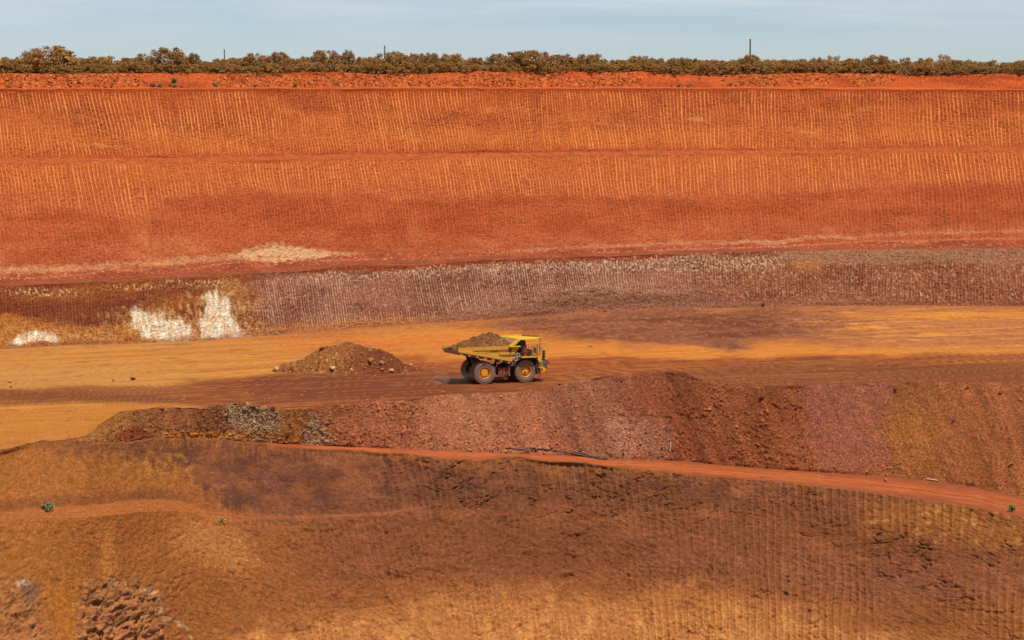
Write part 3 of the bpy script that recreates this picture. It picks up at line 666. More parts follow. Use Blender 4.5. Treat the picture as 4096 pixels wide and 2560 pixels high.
# --- windrow and dump slope
wr = Strip('windrow', FE, P_fe, DC, P_dc, 14)
wr.lift(wr.win(0.1, 0.02) * 0.2 * fbm(wr.s * 0.6, wr.q * 0.6, 4, 180))
wr.build(vary(base(wr, C(134, 70, 40)), wr, 0.2, 0.8, 1, 181, yy=wr.q), M_rubble)

dp = Strip('dump_slope', DC, P_dc, DT, P_dt, 124)
zone_x = dp.U - 0.35 * (dp.P - 1600) + 110 * fbm(dp.U / 110, dp.P / 70, 5, 190)
keys = [(300, (146, 88, 38)), (520, (140, 84, 40)), (620, (150, 84, 46)), (800, (146, 82, 50)), (870, (150, 86, 56)), (1040, (148, 94, 66)), (1075, (160, 88, 40)), (1180, (166, 96, 42)), (1230, (162, 90, 46)), (1290, (164, 88, 60)), (1500, (160, 84, 60)),
        (1760, (172, 100, 74)), (1900, (168, 98, 74)), (2100, (164, 90, 68)), (2250, (140, 78, 62)), (2420, (150, 86, 70)), (2520, (144, 72, 50)), (2680, (130, 60, 38)), (2900, (136, 68, 40)), (3100, (142, 68, 40)), (3160, (144, 70, 42)), (3480, (150, 84, 42)), (3650, (144, 78, 40)), (3900, (148, 78, 42)), (4096, (144, 74, 42))]
kx = [k[0] for k in keys]; kc = np.array([C(*k[1]) * (0.92, 1.10, 0.94) for k in keys])
col = np.stack([np.interp(zone_x, kx, kc[:, i]) for i in range(3)], -1)
col = col * 0.72 + C(160, 96, 68) * 0.28
chute = fbm((dp.U - 0.38 * (dp.P - 1600)) / 55.0, dp.P / 420.0, 4, 191)
col *= (1 + 0.28 * chute)[..., None]
coarse = ss(-0.3, 0.35, fbm(dp.U / 140, dp.P / 80, 3, 192) + 0.6 * (dp.v - 0.45))
coarse *= 1 - 0.75 * blob(dp, 3400, 1720, 170, 170, 0.4, 0.4, seed=193)
coarse *= 1 - 0.6 * ss(3520, 3620, dp.U)
f1, f2, cid = cells(dp.s * 2.3, dp.q * 2.3, 17)
g1, g2, cid2 = cells(dp.s * 4.6, dp.q * 4.6, 19)
dw = dp.win(0.03, 0.03) * np.clip(np.linalg.norm(DT - DC, axis=1) / 4.0, 0, 1)[None]
dp.push(dw * (0.30 * fbm(dp.U / 130.0, dp.P / 300.0, 3, 194) + 0.12 * chute + 0.20 * np.clip(1 - f1 * 1.3, 0, 1) * (cid > 0.75) * coarse + (0.05 + 0.05 * coarse) * np.clip(1 - g1 * 1.2, 0, 1) * (cid2 > 0.25) + 0.06 * fbm(dp.s * 1.3, dp.q * 1.3, 4, 195)))
mauve = poly_mask(dp, [(3195, 1515), (3560, 1530), (3575, 1600), (3540, 1640), (3530, 1700), (3570, 1800), (3560, 1880), (3290, 1890), (3260, 1790), (3220, 1660)], 26, 34, 196)
col = lerpc(col, C(150, 88, 70), mauve * (0.55 + 0.35 * ss(-0.3, 0.3, fbm(dp.U / 60, dp.P / 60, 4, 197))))
pinkish = poly_mask(dp, [(2460, 1660), (2620, 1680), (2700, 1760), (2650, 1825), (2480, 1820), (2420, 1740)], 40, 40, 198)
col = lerpc(col, C(184, 142, 120), pinkish * (0.2 + 0.4 * (cid2 > .5)) * 0.6)
grey = poly_mask(dp, [(900, 1640), (930, 1608), (960, 1612), (1050, 1635), (1110, 1650), (1125, 1690), (1150, 1710), (1000, 1725), (920, 1700), (890, 1670)], 10, 14, 200)
grey2 = poly_mask(dp, [(1228, 1645), (1245, 1645), (1290, 1690), (1330, 1760), (1340, 1782), (1210, 1775), (1190, 1700), (1240, 1700)], 8, 14, 202)
gg = np.maximum(grey, grey2 * 0.9)
col = lerpc(col, C(184, 146, 112), gg * 0.75)
col = lerpc(col, C(132, 98, 80), poly_mask(dp, [(1060, 1630), (1105, 1630), (1130, 1700), (1090, 1690)], 8, 10, 204) * 0.7)
col = lerpc(col, C(120, 52, 32), poly_mask(dp, [(460, 1735), (540, 1705), (620, 1745), (640, 1760), (480, 1762)], 10, 12, 206) * 0.85)
col = lerpc(col, C(196, 120, 42), blob(dp, 860, 1742, 160, 16, 0.6, 0.6, 0.02, 0.08, 208) * 0.7)
col = lerpc(col, C(172, 108, 54), blob(dp, 3640, 1720, 90, 100, 0.6, 0.8, 0.015, 0.01, 209) * 0.45)
tone = 0.72 + 0.6 * cid2
col = col * (1 + (tone - 1) * (0.15 + 0.30 * coarse) * (cid2 > 0.25))[..., None]
pale_p = (cid > 0.93) * (1 - ss(0.2, 0.4, f1)) * coarse
pcol = np.where((cid > 0.9)[..., None], C(206, 110, 64), C(196, 158, 132))
col = lerpc(col, pcol, pale_p * 0.8)
dp.build(vary(col, dp, 0.15, 0.8, 0.8, 210, yy=dp.q), M_rubble)

# --- ramp
rm = Strip('ramp', DT, P_dt, RE, P_re, 22)
rm.lift(rm.win(0.15, 0.1) * 0.10 * fbm(rm.s * 0.8, rm.q * 0.8, 4, 220))
col = lerpc(base(rm, C(184, 100, 54)), C(166, 84, 48), ss(-0.2, 0.4, fbm(rm.s * 0.08, rm.q * 0.9, 4, 221)))
dark = ss(0.0, 0.5, fbm(rm.s * 0.07, rm.q * 1.0, 4, 222) + crv((0, .2), (1200, 0), (2600, -.3), (3400, 0.0), (3700, .35), (4096, .3))[None])
col = lerpc(col, C(156, 76, 46), dark * 0.85)
col = lerpc(col, C(140, 76, 50), np.clip((1 - ss(0, 0.35, rm.v + 0.25 * fbm(rm.s * 0.5, rm.q, 3, 223))) + ss(0.65, 1.0, rm.v + 0.3 * fbm(rm.s * 0.4, rm.q, 3, 225)), 0, 1) * 0.8)
col = lerpc(col, C(112, 62, 46), (1 - ss(300, 1000, rm.U)) * 1.0)
rm.build(vary(col, rm, 0.12, 1.2, 1.2, 224, yy=rm.q), M_road)

# --- foreground face
leanF = crv((0, 0.10), (800, 0.04), (1600, 0.06), (2600, 0.28), (3300, 0.42), (4096, 0.55))[None]
def fore_colours(st):
    c = base(st, C(152, 90, 50))
    c = lerpc(c, C(160, 95, 48), 1 - ss(650, 1250, st.U + 120 * fbm(st.U / 200, st.P / 140, 3, 300)))
    c = lerpc(c, C(168, 102, 46), (1 - ss(250, 800, st.U + 150 * fbm(st.U / 160, st.P / 120, 4, 301))) * 0.5)
    purple = poly_mask(st, [(180, 1760), (700, 1745), (1200, 1795), (1760, 1840), (2100, 1850), (2600, 1895), (3300, 1955), (3700, 2000), (3600, 2040), (3000, 2040), (2600, 2030), (2250, 2030), (1800, 2040), (1650, 2045), (1000, 2080), (860, 2060), (820, 1985), (760, 1880), (500, 1830), (200, 1800)], 60, 70, 302)
    pc = lerpc(base(st, C(98, 58, 44)), C(112, 66, 54), ss(-0.2, 0.4, fbm(st.U / 150, st.P / 110, 3, 304)))
    pc = lerpc(pc, C(160, 100, 58), (ss(0.2, 0.55, fbm(st.U / 60, st.P / 40, 4, 305)) * 0.6 * (1 - ss(900, 1300, st.U))))
    c = lerpc(c, pc, purple * np.clip(0.80 + 0.5 * fbm(st.U / 90, st.P / 60, 4, 303), 0.25, 1))
    och2 = blob(st, 560, 1880, 190, 70, 0.6, 0.7, 0.01, 0.02, 306)
    c = lerpc(c, C(178, 116, 54), och2 * ss(-0.1, 0.3, fbm(st.U / 30, st.P / 34, 4, 307)) * 0.75)
    c = lerpc(c, C(168, 96, 46), blob(st, 560, 2090, 380, 110, 0.5, 0.5, 0.006, 0.01, 308) * 0.6)
    darkb = between(st, [(1000, 2060), (1800, 2000), (2600, 1960), (3300, 1965), (4096, 2060)], [(1000, 2330), (1500, 2330), (2400, 2320), (3000, 2360), (3600, 2400), (4096, 2420)], 60, 50, 260, 309) * ss(1050, 1500, st.U)
    c = lerpc(c, C(122, 70, 46), darkb * 0.75)
    c = lerpc(c, C(152, 90, 56), ss(0.1, 0.5, fbm(st.U / 260, st.P / 70, 3, 310)) * 0.6 * ss(900, 1400, st.U))
    pv = poly_mask(st, [(2650, 2190), (3300, 2230), (4150, 2290), (4150, 2420), (3500, 2420), (3100, 2350), (2650, 2270)], 50, 50, 311)
    c = lerpc(c, C(150, 90, 64), pv * np.clip(0.5 + 0.8 * fbm(st.U / 50, st.P / 200, 4, 312), 0, 1))
    oc = poly_mask(st, [(3480, 2020), (3700, 1995), (3950, 2060), (4110, 2090), (4110, 2200), (3900, 2180), (3650, 2140), (3450, 2100)], 50, 60, 313)
    c = lerpc(c, C(166, 102, 48), oc * 0.6)
    c = lerpc(c, C(200, 138, 74), oc * ss(0.2, 0.5, fbm(st.U / 45, st.P / 30, 4, 315)) * 0.8)
    tanb = below(st, [(0, 2730), (700, 2650), (1000, 2530), (1300, 2470), (1700, 2420), (2100, 2390), (2400, 2410), (2900, 2390), (3200, 2460), (3600, 2540), (4096, 2620)], 80, 80, 170, 316)
    c = lerpc(c, C(188, 118, 66), tanb * 0.85)
    c = lerpc(c, C(212, 146, 84), tanb * ss(0.0, 0.5, fbm(st.U / 60, st.P / 130, 4, 317)) * 0.6)
    c = lerpc(c, C(196, 128, 74), poly_mask(st, [(680, 2150), (760, 2080), (980, 2130), (1020, 2260), (960, 2300), (760, 2230)], 50, 50, 318) * 0.55)
    c = lerpc(c, C(200, 126, 58), poly_mask(st, [(395, 2120), (450, 2110), (470, 2300), (410, 2310)], 22, 22, 320) * 0.6)
    c = lerpc(c, C(190, 112, 36), poly_mask(st, [(220, 2360), (330, 2340), (340, 2420), (320, 2570), (220, 2570)], 55, 60, 322) * 0.6)
    rockz = np.maximum(poly_mask(st, [(330, 2350), (420, 2330), (560, 2350), (640, 2400), (680, 2520), (640, 2640), (300, 2640), (330, 2450)], 40, 50, 324),
                       0.8 * poly_mask(st, [(-60, 2340), (100, 2320), (150, 2380), (150, 2430), (220, 2540), (230, 2640), (-60, 2640)], 40, 50, 326))
    c = lerpc(c, lerpc(base(st, C(184, 122, 78)), C(150, 96, 66), ss(-0.2, 0.4, fbm(st.U / 40, st.P / 40, 4, 334))), rockz * 0.8)
    c = lerpc(c, C(116, 88, 74), poly_mask(st, [(85, 2340), (145, 2340), (155, 2420), (110, 2430)], 16, 20, 328) * 0.7)
    vein = np.full(st.U.shape, 1e9)
    vp = [(445, 2322), (470, 2335), (520, 2352), (560, 2365), (600, 2366), (640, 2380), (655, 2430), (665, 2470), (690, 2480), (735, 2490), (770, 2515), (780, 2560)]
    wx = st.U + 9 * fbm(st.U / 25, st.P / 25, 3, 330); wy = st.P + 9 * fbm(st.U / 25, st.P / 25, 3, 331)
    for i in range(len(vp) - 1):
        (x0, y0), (x1, y1) = vp[i], vp[i + 1]
        tt = np.clip(((wx - x0) * (x1 - x0) + (wy - y0) * (y1 - y0)) / ((x1 - x0) ** 2 + (y1 - y0) ** 2), 0, 1)
        vein = np.minimum(vein, np.hypot(wx - x0 - tt * (x1 - x0), wy - y0 - tt * (y1 - y0)))
    c = lerpc(c, C(206, 170, 132), 0.8 * (1 - ss(3, 12, vein)) * ss(-0.2, 0.3, fbm(st.U / 30, st.P / 30, 3, 332)))
    c = lerpc(c, C(190, 160, 140), poly_mask(st, [(60, 2335), (120, 2330), (125, 2345), (70, 2352)], 5, 9, 333) * 0.7)
    bz = (1 - ss(820, 900, st.U)) * ss(-6, 8, st.P - P_bb[None]) * (1 - ss(-14, 14, st.P - P_bf[None] + 14 * fbm(st.U / 60, st.P / 30, 3, 335)))
    c = lerpc(c, C(172, 100, 52), bz * 0.6)
    tz = (1 - ss(700, 900, st.U)) * ss(-60, -20, st.P - P_bb[None] + 26 * fbm(st.U / 90, st.P / 40, 3, 336)) * (1 - ss(-4, 8, st.P - P_bb[None]))
    c = lerpc(c, C(134, 78, 46), tz * 0.7)
    lz_ = ss(860, 960, st.U) * (1 - ss(1650, 1760, st.U)) * ss(-4, 4, st.P - P_bb[None]) * (1 - ss(-4, 10, st.P - P_bf[None]))
    c = lerpc(c, C(160, 92, 62), lz_ * 0.6)
    return c, purple, rockz, tanb

n_fore = Strip('x', RE, P_re, BOT, P_bot, 3).n
qb = np.linalg.norm(BB - RE, axis=1); qf = qb + np.linalg.norm(BF - BB, axis=1)
def foreground(name, A, PA, B, PB, rows, q0, top):
    st = Strip(name, A, PA, B, PB, rows)
    st.q = st.q + smo(q0, 30)[None] if np.ndim(q0) else st.q
    st.n = n_fore
    bench = (1 - ss(1500, 1780, st.U)) * (1 - ss(0, 26, np.maximum(np.interp(U, U, P_bb)[None] - st.P, st.P - P_bf[None])))
    smooth_z = poly_mask(st, [(-200, 1800), (300, 1760), (1000, 1770), (1500, 1815), (1400, 2060), (900, 2080), (700, 2000), (-200, 2050)], 60, 40, 340)
    g, k, ph = grooves(st, leanF, 0.80, 350, 0.2)
    amt = ss(-0.5, 0.3, fbm(st.s * 0.06, st.q * 0.12, 3, 346)) * (0.15 + 0.85 * ss(900, 1400, st.U)) * (1 - 0.85 * smooth_z) * (1 - bench)
    blocky = ss(-0.35, 0.35, fbm(st.U / 210, st.P / 120, 3, 341)) * ss(700, 1200, st.U) * (1 - 0.7 * ss(2900, 3500, st.U)) * (1 - 0.8 * smooth_z)
    f1, f2, cid = cells(st.s * 1.1 + 0.5 * fbm(st.s, st.q, 2, 342), st.q * 1.7, 23)
    g1, g2, cid2 = cells(st.s * 2.8 + 0.4 * fbm(st.s * 2, st.q * 2, 2, 343), st.q * 3.2, 25)
    ck = ss(0.2, 0.8, pn(st.s * 2.0, st.q * 3.0, 356) + 0.7 * pn(st.s * 4.4, st.q * 6.0, 357))
    ridge = 1 - np.abs(fbm(st.s * 0.5 + 0.3 * st.q, st.q * 0.75, 4, 347)) * 2.2
    rz = np.maximum(poly_mask(st, [(350, 2365), (420, 2340), (560, 2350), (640, 2400), (680, 2520), (640, 2640), (310, 2640), (370, 2450)], 45, 50, 324),
                    0.6 * poly_mask(st, [(-60, 2340), (100, 2320), (150, 2380), (150, 2430), (220, 2540), (230, 2640), (-60, 2640)], 45, 50, 326))
    w = ss(0, 0.04, st.v) if top else np.ones_like(st.v)
    d = 0.8 * fbm(st.s * 0.045, st.q * 0.06, 2, 344) + 0.10 * fbm(st.s * 0.35, st.q * 0.35, 4, 345)
    seg = ss(0.0, 0.35, fbm(st.s * 0.10, st.q * 0.14, 3, 349) + 0.1)
    crk = (1 - ss(0.0, 0.05, np.abs(fbm(st.s * 0.28 + 0.35 * st.q, st.q * 0.42, 3, 351)))) * seg + 0.8 * (1 - ss(0.0, 0.04, np.abs(fbm(st.s * 0.7 - 0.2 * st.q, st.q * 0.8, 2, 353)))) * ss(0.1, 0.4, fbm(st.s * 0.22, st.q * 0.25, 2, 354))
    crk = np.clip(crk, 0, 1) * (1 - 0.6 * smooth_z) * (0.4 + 0.6 * ss(500, 1000, st.U))
    rough = 0.12 * (g - 0.3) * amt - 0.30 * crk - 0.12 * ck * (1 - 0.6 * g) * ss(-0.3, 0.3, fbm(st.s * 0.12, st.q * 0.15, 3, 352)) * (1 - 0.6 * smooth_z) + 0.05 * fbm(st.s * 1.6, st.q * 1.6, 3, 348)
    fa, fb = facets(st.s * 0.75 + 0.5 * fbm(st.s * .5, st.q * .5, 2, 358), st.q * 0.95, 33)
    fc_, fd = facets(st.s * 1.9 + 0.4 * fbm(st.s, st.q, 2, 359), st.q * 2.3, 35)
    rough = rough + blocky * (0.10 * fa + 0.09 * fc_) + 0.04 * fc_ * (1 - 0.7 * smooth_z)
    rough = rough + rz * (0.50 * fa + 0.30 * fc_ - 0.25 * (1 - ss(0, 0.10, fb)))
    st.push(w * (d + rough * (1 - 0.7 * bench)))
    c, purple, rockz, tanb = fore_colours(st)
    sc = lerpc(lerpc(c, C(196, 124, 72), 0.35 * np.ones_like(st.U)), C(220, 148, 84), tanb * 0.6)
    c = c * (1 + 0.14 * (cid2 - 0.5) * np.clip(0.4 + blocky, 0, 1))[..., None]
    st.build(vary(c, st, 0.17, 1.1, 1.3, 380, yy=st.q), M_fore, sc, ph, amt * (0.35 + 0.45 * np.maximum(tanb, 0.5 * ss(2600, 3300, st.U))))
    return st
f_a = foreground('foreground_upper_face', RE, P_re, BB, P_bb, 96, 0.0, True)
f_b = foreground('bench_ledge', BB, P_bb, BF, P_bf, 16, qb, False)
f_c = foreground('foreground_lower_face', BF, P_bf, BOT, P_bot, 196, qf, False)

# --- the plain beyond the pit
yb = float(BK[:, 1].max())
pv = []
PI_ = list(range(0, NC, 10)) + [NC - 1]
for i in PI_:
    pv.append(tuple(BK[i]))
nb = len(pv)
for k_ in (1.4, 4, 20, 90):
    for i in PI_:
        pv.append((BK[i, 0] * (1 + (k_ - 1) * 1.6), BK[i, 1] * k_, 35.9))
pf = [(r * nb + i, r * nb + i + 1, (r + 1) * nb + i + 1, (r + 1) * nb + i) for r in range(4) for i in range(nb - 1)]
pl = new_mesh('desert_plain', pv, pf, np.tile(C(176, 92, 52), (len(pv), 1)))
pl.materials.append(M_rubble)
po = link(bpy.data.objects.new('desert_plain', pl)); po['kind'] = 'structure'
print('terrain', round(time.time() - T0, 1), 's')

# ------------------------------------------------------------------ object materials
def paint(name, rgb, rough=0.6, metal=0.0, dust=0.0, dust_rgb=(178, 96, 52), scale=3.0, rgb2=None, spec=0.4):
    m = bpy.data.materials.new(name); m.use_nodes = True
    t = m.node_tree; b = t.nodes['Principled BSDF']; l = t.links.new
    b.inputs['Roughness'].default_value = rough; b.inputs['Metallic'].default_value = metal; b.inputs['Specular IOR Level'].default_value = spec
    tcn = N(t, 'ShaderNodeTexCoord')
    nn = N(t, 'ShaderNodeTexNoise'); nn.inputs['Scale'].default_value = scale; nn.inputs['Detail'].default_value = 6; nn.inputs['Roughness'].default_value = 0.65
    l(tcn.outputs['Object'], nn.inputs['Vector'])
    mrn = N(t, 'ShaderNodeMapRange'); mrn.inputs['From Min'].default_value = 0.35; mrn.inputs['From Max'].default_value = 0.7
    mrn.inputs['To Min'].default_value = max(0.0, dust - 0.25); mrn.inputs['To Max'].default_value = min(1.0, dust + 0.25)
    mxn = N(t, 'ShaderNodeMix', data_type='RGBA'); mxn.inputs['A'].default_value = C4(*rgb)
    mxn.inputs['B'].default_value = C4(*(dust_rgb if rgb2 is None else rgb2))
    l(nn.outputs['Fac'], mrn.inputs['Value']); l(mrn.outputs['Result'], mxn.inputs['Factor']); l(mxn.outputs['Result'], b.inputs['Base Color'])
    return m
def rock_material(name, rgb, rgb2):
    m = bpy.data.materials.new(name); m.use_nodes = True
    t = m.node_tree; b = t.nodes['Principled BSDF']; l = t.links.new
    b.inputs['Roughness'].default_value = 0.95; b.inputs['Specular IOR Level'].default_value = 0.1
    oi = N(t, 'ShaderNodeObjectInfo'); tcn = N(t, 'ShaderNodeTexCoord')
    nn = N(t, 'ShaderNodeTexNoise'); nn.inputs['Scale'].default_value = 2.2; nn.inputs['Detail'].default_value = 5
    l(tcn.outputs['Object'], nn.inputs['Vector'])
    ad = N(t, 'ShaderNodeMath', operation='MULTIPLY_ADD'); ad.inputs[1].default_value = 0.8; l(oi.outputs['Random'], ad.inputs[0])
    sb = N(t, 'ShaderNodeMath', operation='MULTIPLY_ADD'); sb.inputs[1].default_value = 1.6; sb.inputs[2].default_value = -0.7; l(nn.outputs['Fac'], sb.inputs[0]); l(sb.outputs[0], ad.inputs[2])
    mxn = N(t, 'ShaderNodeMix', data_type='RGBA'); mxn.inputs['A'].default_value = C4(*rgb); mxn.inputs['B'].default_value = C4(*rgb2)
    mxn.clamp_factor = True
    l(ad.outputs[0], mxn.inputs['Factor']); l(mxn.outputs['Result'], b.inputs['Base Color'])
    bp = N(t, 'ShaderNodeBump'); bp.inputs['Strength'].default_value = 0.5; bp.inputs['Distance'].default_value = 0.1; l(nn.outputs['Fac'], bp.inputs['Height']); l(bp.outputs['Normal'], b.inputs['Normal'])
    return m

# ------------------------------------------------------------------ mesh building
class MB:
    def __init__(self): self.v = []; self.f = []
    def quadbox(self, p):          # eight corners: bottom 4 then top 4
        b = len(self.v); self.v += [tuple(q) for q in p]
        self.f += [(b, b + 3, b + 2, b + 1), (b + 4, b + 5, b + 6, b + 7)] + [(b + i, b + (i + 1) % 4, b + 4 + (i + 1) % 4, b + 4 + i) for i in range(4)]
        return self
    def box(self, x0, x1, y0, y1, z0, z1):
        return self.quadbox([(x0, y0, z0), (x1, y0, z0), (x1, y1, z0), (x0, y1, z0), (x0, y0, z1), (x1, y0, z1), (x1, y1, z1), (x0, y1, z1)])
    def prism(self, poly, y0, y1):  # polygon in XZ pushed through Y
        b = len(self.v); n = len(poly)
        self.v += [(x, y0, z) for x, z in poly] + [(x, y1, z) for x, z in poly]
        self.f += [tuple(range(b, b + n)), tuple(range(b + 2 * n - 1, b + n - 1, -1))] + [(b + i, b + n + i, b + n + (i + 1) % n, b + (i + 1) % n) for i in range(n)]
        return self
    def plan(self, poly, z0, z1):   # polygon in XY pushed through Z
        b = len(self.v); n = len(poly)
        self.v += [(x, y, z0) for x, y in poly] + [(x, y, z1) for x, y in poly]
        self.f += [tuple(range(b + n - 1, b - 1, -1)), tuple(range(b + n, b + 2 * n))] + [(b + i, b + (i + 1) % n, b + n + (i + 1) % n, b + n + i) for i in range(n)]
        return self
    def tube(self, pts, r, n=6, caps=True):
        pts = [Vector(p) for p in pts]; rs = r if isinstance(r, (list, tuple)) else [r] * len(pts)
        b = len(self.v)
        for i, p in enumerate(pts):
            d = (pts[min(i + 1, len(pts) - 1)] - pts[max(i - 1, 0)]).normalized()
            a = d.orthogonal().normalized() if i == 0 else (a - d * a.dot(d)).normalized()
            c = d.cross(a)
            for k in range(n):
                t = 2 * math.pi * k / n
                self.v.append(tuple(p + (a * math.cos(t) + c * math.sin(t)) * rs[i]))
        for i in range(len(pts) - 1):
            for k in range(n):
                self.f.append((b + i * n + k, b + i * n + (k + 1) % n, b + (i + 1) * n + (k + 1) % n, b + (i + 1) * n + k))
        if caps:
            self.f.append(tuple(range(b + n - 1, b - 1, -1))); e = b + (len(pts) - 1) * n; self.f.append(tuple(range(e, e + n)))
        return self
    def lathe(self, prof, n=36, c=(0, 0, 0)):  # profile (radius, y) about the Y axis through c
        b = len(self.v); m = len(prof)
        for k in range(n):
            t = 2 * math.pi * k / n
            for r, y in prof: self.v.append((c[0] + r * math.cos(t), c[1] + y, c[2] + r * math.sin(t)))
        for k in range(n):
            for i in range(m - 1):
                self.f.append((b + k * m + i, b + k * m + i + 1, b + ((k + 1) % n) * m + i + 1, b + ((k + 1) % n) * m + i))
        return self
    def build(self, name, mat, parent=None, smooth=False, bevel=0.0):
        me = bpy.data.meshes.new(name); me.from_pydata(self.v, [], self.f)
        bm = bmesh.new(); bm.from_mesh(me)
        bmesh.ops.remove_doubles(bm, verts=bm.verts, dist=1e-5)
        bmesh.ops.recalc_face_normals(bm, faces=bm.faces)
        if bevel:
            bmesh.ops.bevel(bm, geom=[e for e in bm.edges if len(e.link_faces) == 2 and e.calc_face_angle(0) > 0.6], offset=bevel, segments=1, affect='EDGES')
        for f in bm.faces: f.smooth = smooth
        bm.to_mesh(me); bm.free()
        me.materials.append(mat)
        return link(bpy.data.objects.new(name, me), parent)

# ------------------------------------------------------------------ rocks
rnd = random.Random(11)
def hull_mesh(name, seed, n=14, flat=(1, 0.8, 0.62)):
    r = random.Random(seed); bm = bmesh.new()
    for i in range(n):
        v = Vector((r.gauss(0, 1), r.gauss(0, 1), r.gauss(0, 1))).normalized() * r.uniform(0.82, 1.05)
        bm.verts.new((v.x * flat[0] * 0.5, v.y * flat[1] * 0.5, v.z * flat[2] * 0.5))
    bmesh.ops.convex_hull(bm, input=bm.verts)
    bmesh.ops.delete(bm, geom=[v for v in bm.verts if not v.link_faces], context='VERTS')
    bmesh.ops.triangulate(bm, faces=bm.faces); bmesh.ops.recalc_face_normals(bm, faces=bm.faces)
    me = bpy.data.meshes.new(name); bm.to_mesh(me); bm.free()
    return me
ROCKS = {}
def rock_variants(mat, tagname, k=7, n=14, flat=(1, 0.8, 0.62)):
    out = []
    for i in range(k):
        me = hull_mesh('rock', 100 + i * 7 + len(ROCKS) * 31, n, flat); me.materials.append(mat); out.append(me)
    ROCKS[tagname] = out
    return out
def put_rock(name, me, pos, size, label, cat, group=None, rot=None, sink=0.25, parent=None):
    o = bpy.data.objects.new(name, me); link(o, parent)
    o.rotation_euler = rot or (rnd.uniform(-0.4, 0.4), rnd.uniform(-0.4, 0.4), rnd.uniform(0, 6.28))
    sc = size if isinstance(size, tuple) else (size * rnd.uniform(0.85, 1.15), size * rnd.uniform(0.85, 1.15), size * rnd.uniform(0.8, 1.1))
    o.scale = sc
    o.location = (pos[0], pos[1], pos[2] + sc[2] * 0.5 * 0.62 * (1 - 2 * sink))
    if label: tag(o, label, cat, group)
    return o
R_or = rock_variants(rock_material('orange_rock', (186, 90, 46), (226, 138, 76)), 'orange')
R_pale = rock_variants(rock_material('pale_rock', (188, 142, 92), (222, 184, 132)), 'pale')
R_grey = rock_variants(rock_material('grey_rock', (164, 130, 100), (188, 158, 124)), 'grey')
R_dark = rock_variants(rock_material('maroon_rock', (104, 54, 38), (140, 76, 52)), 'dark')
R_brown = rock_variants(rock_material('brown_rock', (150, 92, 52), (186, 128, 78)), 'brown')

def scatter_stuff(name, st, n, sizes, dens, colf, seed, lift=0.3, flat=(1, .8, .6), kind_label=None):
    """loose stones too many to count: one mesh, each stone a small hull"""
    r = np.random.RandomState(seed)
    protos = []
    for i in range(8):
        me = hull_mesh('tmp', 900 + seed * 10 + i, 9, flat)
        vv = np.array([v.co for v in me.vertices]); ff = np.array([p.vertices for p in me.polygons]); protos.append((vv, ff)); bpy.data.meshes.remove(me)
    rr, cc = st.pos.shape[:2]
    flatd = dens.ravel() / dens.sum()
    pick = r.choice(rr * cc, n, p=flatd)
    P0 = st.pos.reshape(-1, 3)[pick]; nrm = st.n[pick % cc]
    uu = st.U.reshape(-1)[pick]; pp = st.P.reshape(-1)[pick]
    V = []; Fc = []; Cc = []; off = 0
    sz = sizes[0] * (sizes[1] / sizes[0]) ** (r.rand(n) ** 2.2)
    cols = colf(uu, pp, r)
    for i in range(n):
        vv, ff = protos[i % 8]
        a, b2_, c_ = r.rand(3) * 6.28 * np.array([1, .15, .15])
        m = np.array(Matrix.Rotation(a, 3, 'Z') @ Matrix.Rotation(b2_ - .5, 3, 'X') @ Matrix.Rotation(c_ - .5, 3, 'Y'))
        V.append(vv @ m.T * sz[i] + P0[i] + nrm[i] * sz[i] * lift * 0.5); Fc.append(ff + off); off += len(vv)
        Cc.append(np.repeat(cols[i:i + 1] * (0.85 + 0.3 * r.rand()), len(vv), 0))
    me = new_mesh(name, np.concatenate(V), np.concatenate(Fc), np.concatenate(Cc)); me.materials.append(M_stone)
    o = link(bpy.data.objects.new(name, me)); o['kind'] = 'stuff'
    if kind_label: o['label'] = kind_label[0]; o['category'] = kind_label[1]
    return o
M_stone = soil_material('loose_stone', 9.0, 0.15, 0.2, 12.0)

# rim bund rubble: the 130 largest singly, the rest as stuff
dens = (stony * ss(0.08, 0.2, bd.v) * (1 - ss(0.9, 0.99, bd.v))) ** 1.5 + 0.02
def bund_col(u, p, r):
    a = r.rand(len(u))[:, None]
    a = a ** 1.6
    return C(160, 70, 36) * (1 - a) + C(226, 138, 76) * a
scatter_stuff('bund_rubble', bd, 3000, (0.14, 0.55), dens, bund_col, 3, 0.5, kind_label=('loose orange rubble covering the rim bund', 'rubble'))
rs = np.random.RandomState(21)
pk = rs.choice(dens.size, 130, p=(dens / dens.sum()).ravel())
for j in pk:
    pos = bd.pos.reshape(-1, 3)[j]
    put_rock('rock', R_or[j % 7], pos, rs.uniform(0.45, 0.85), 'orange angular rock in the rubble of the rim bund', 'rock', 'rocks on the rim bund', sink=0.3)

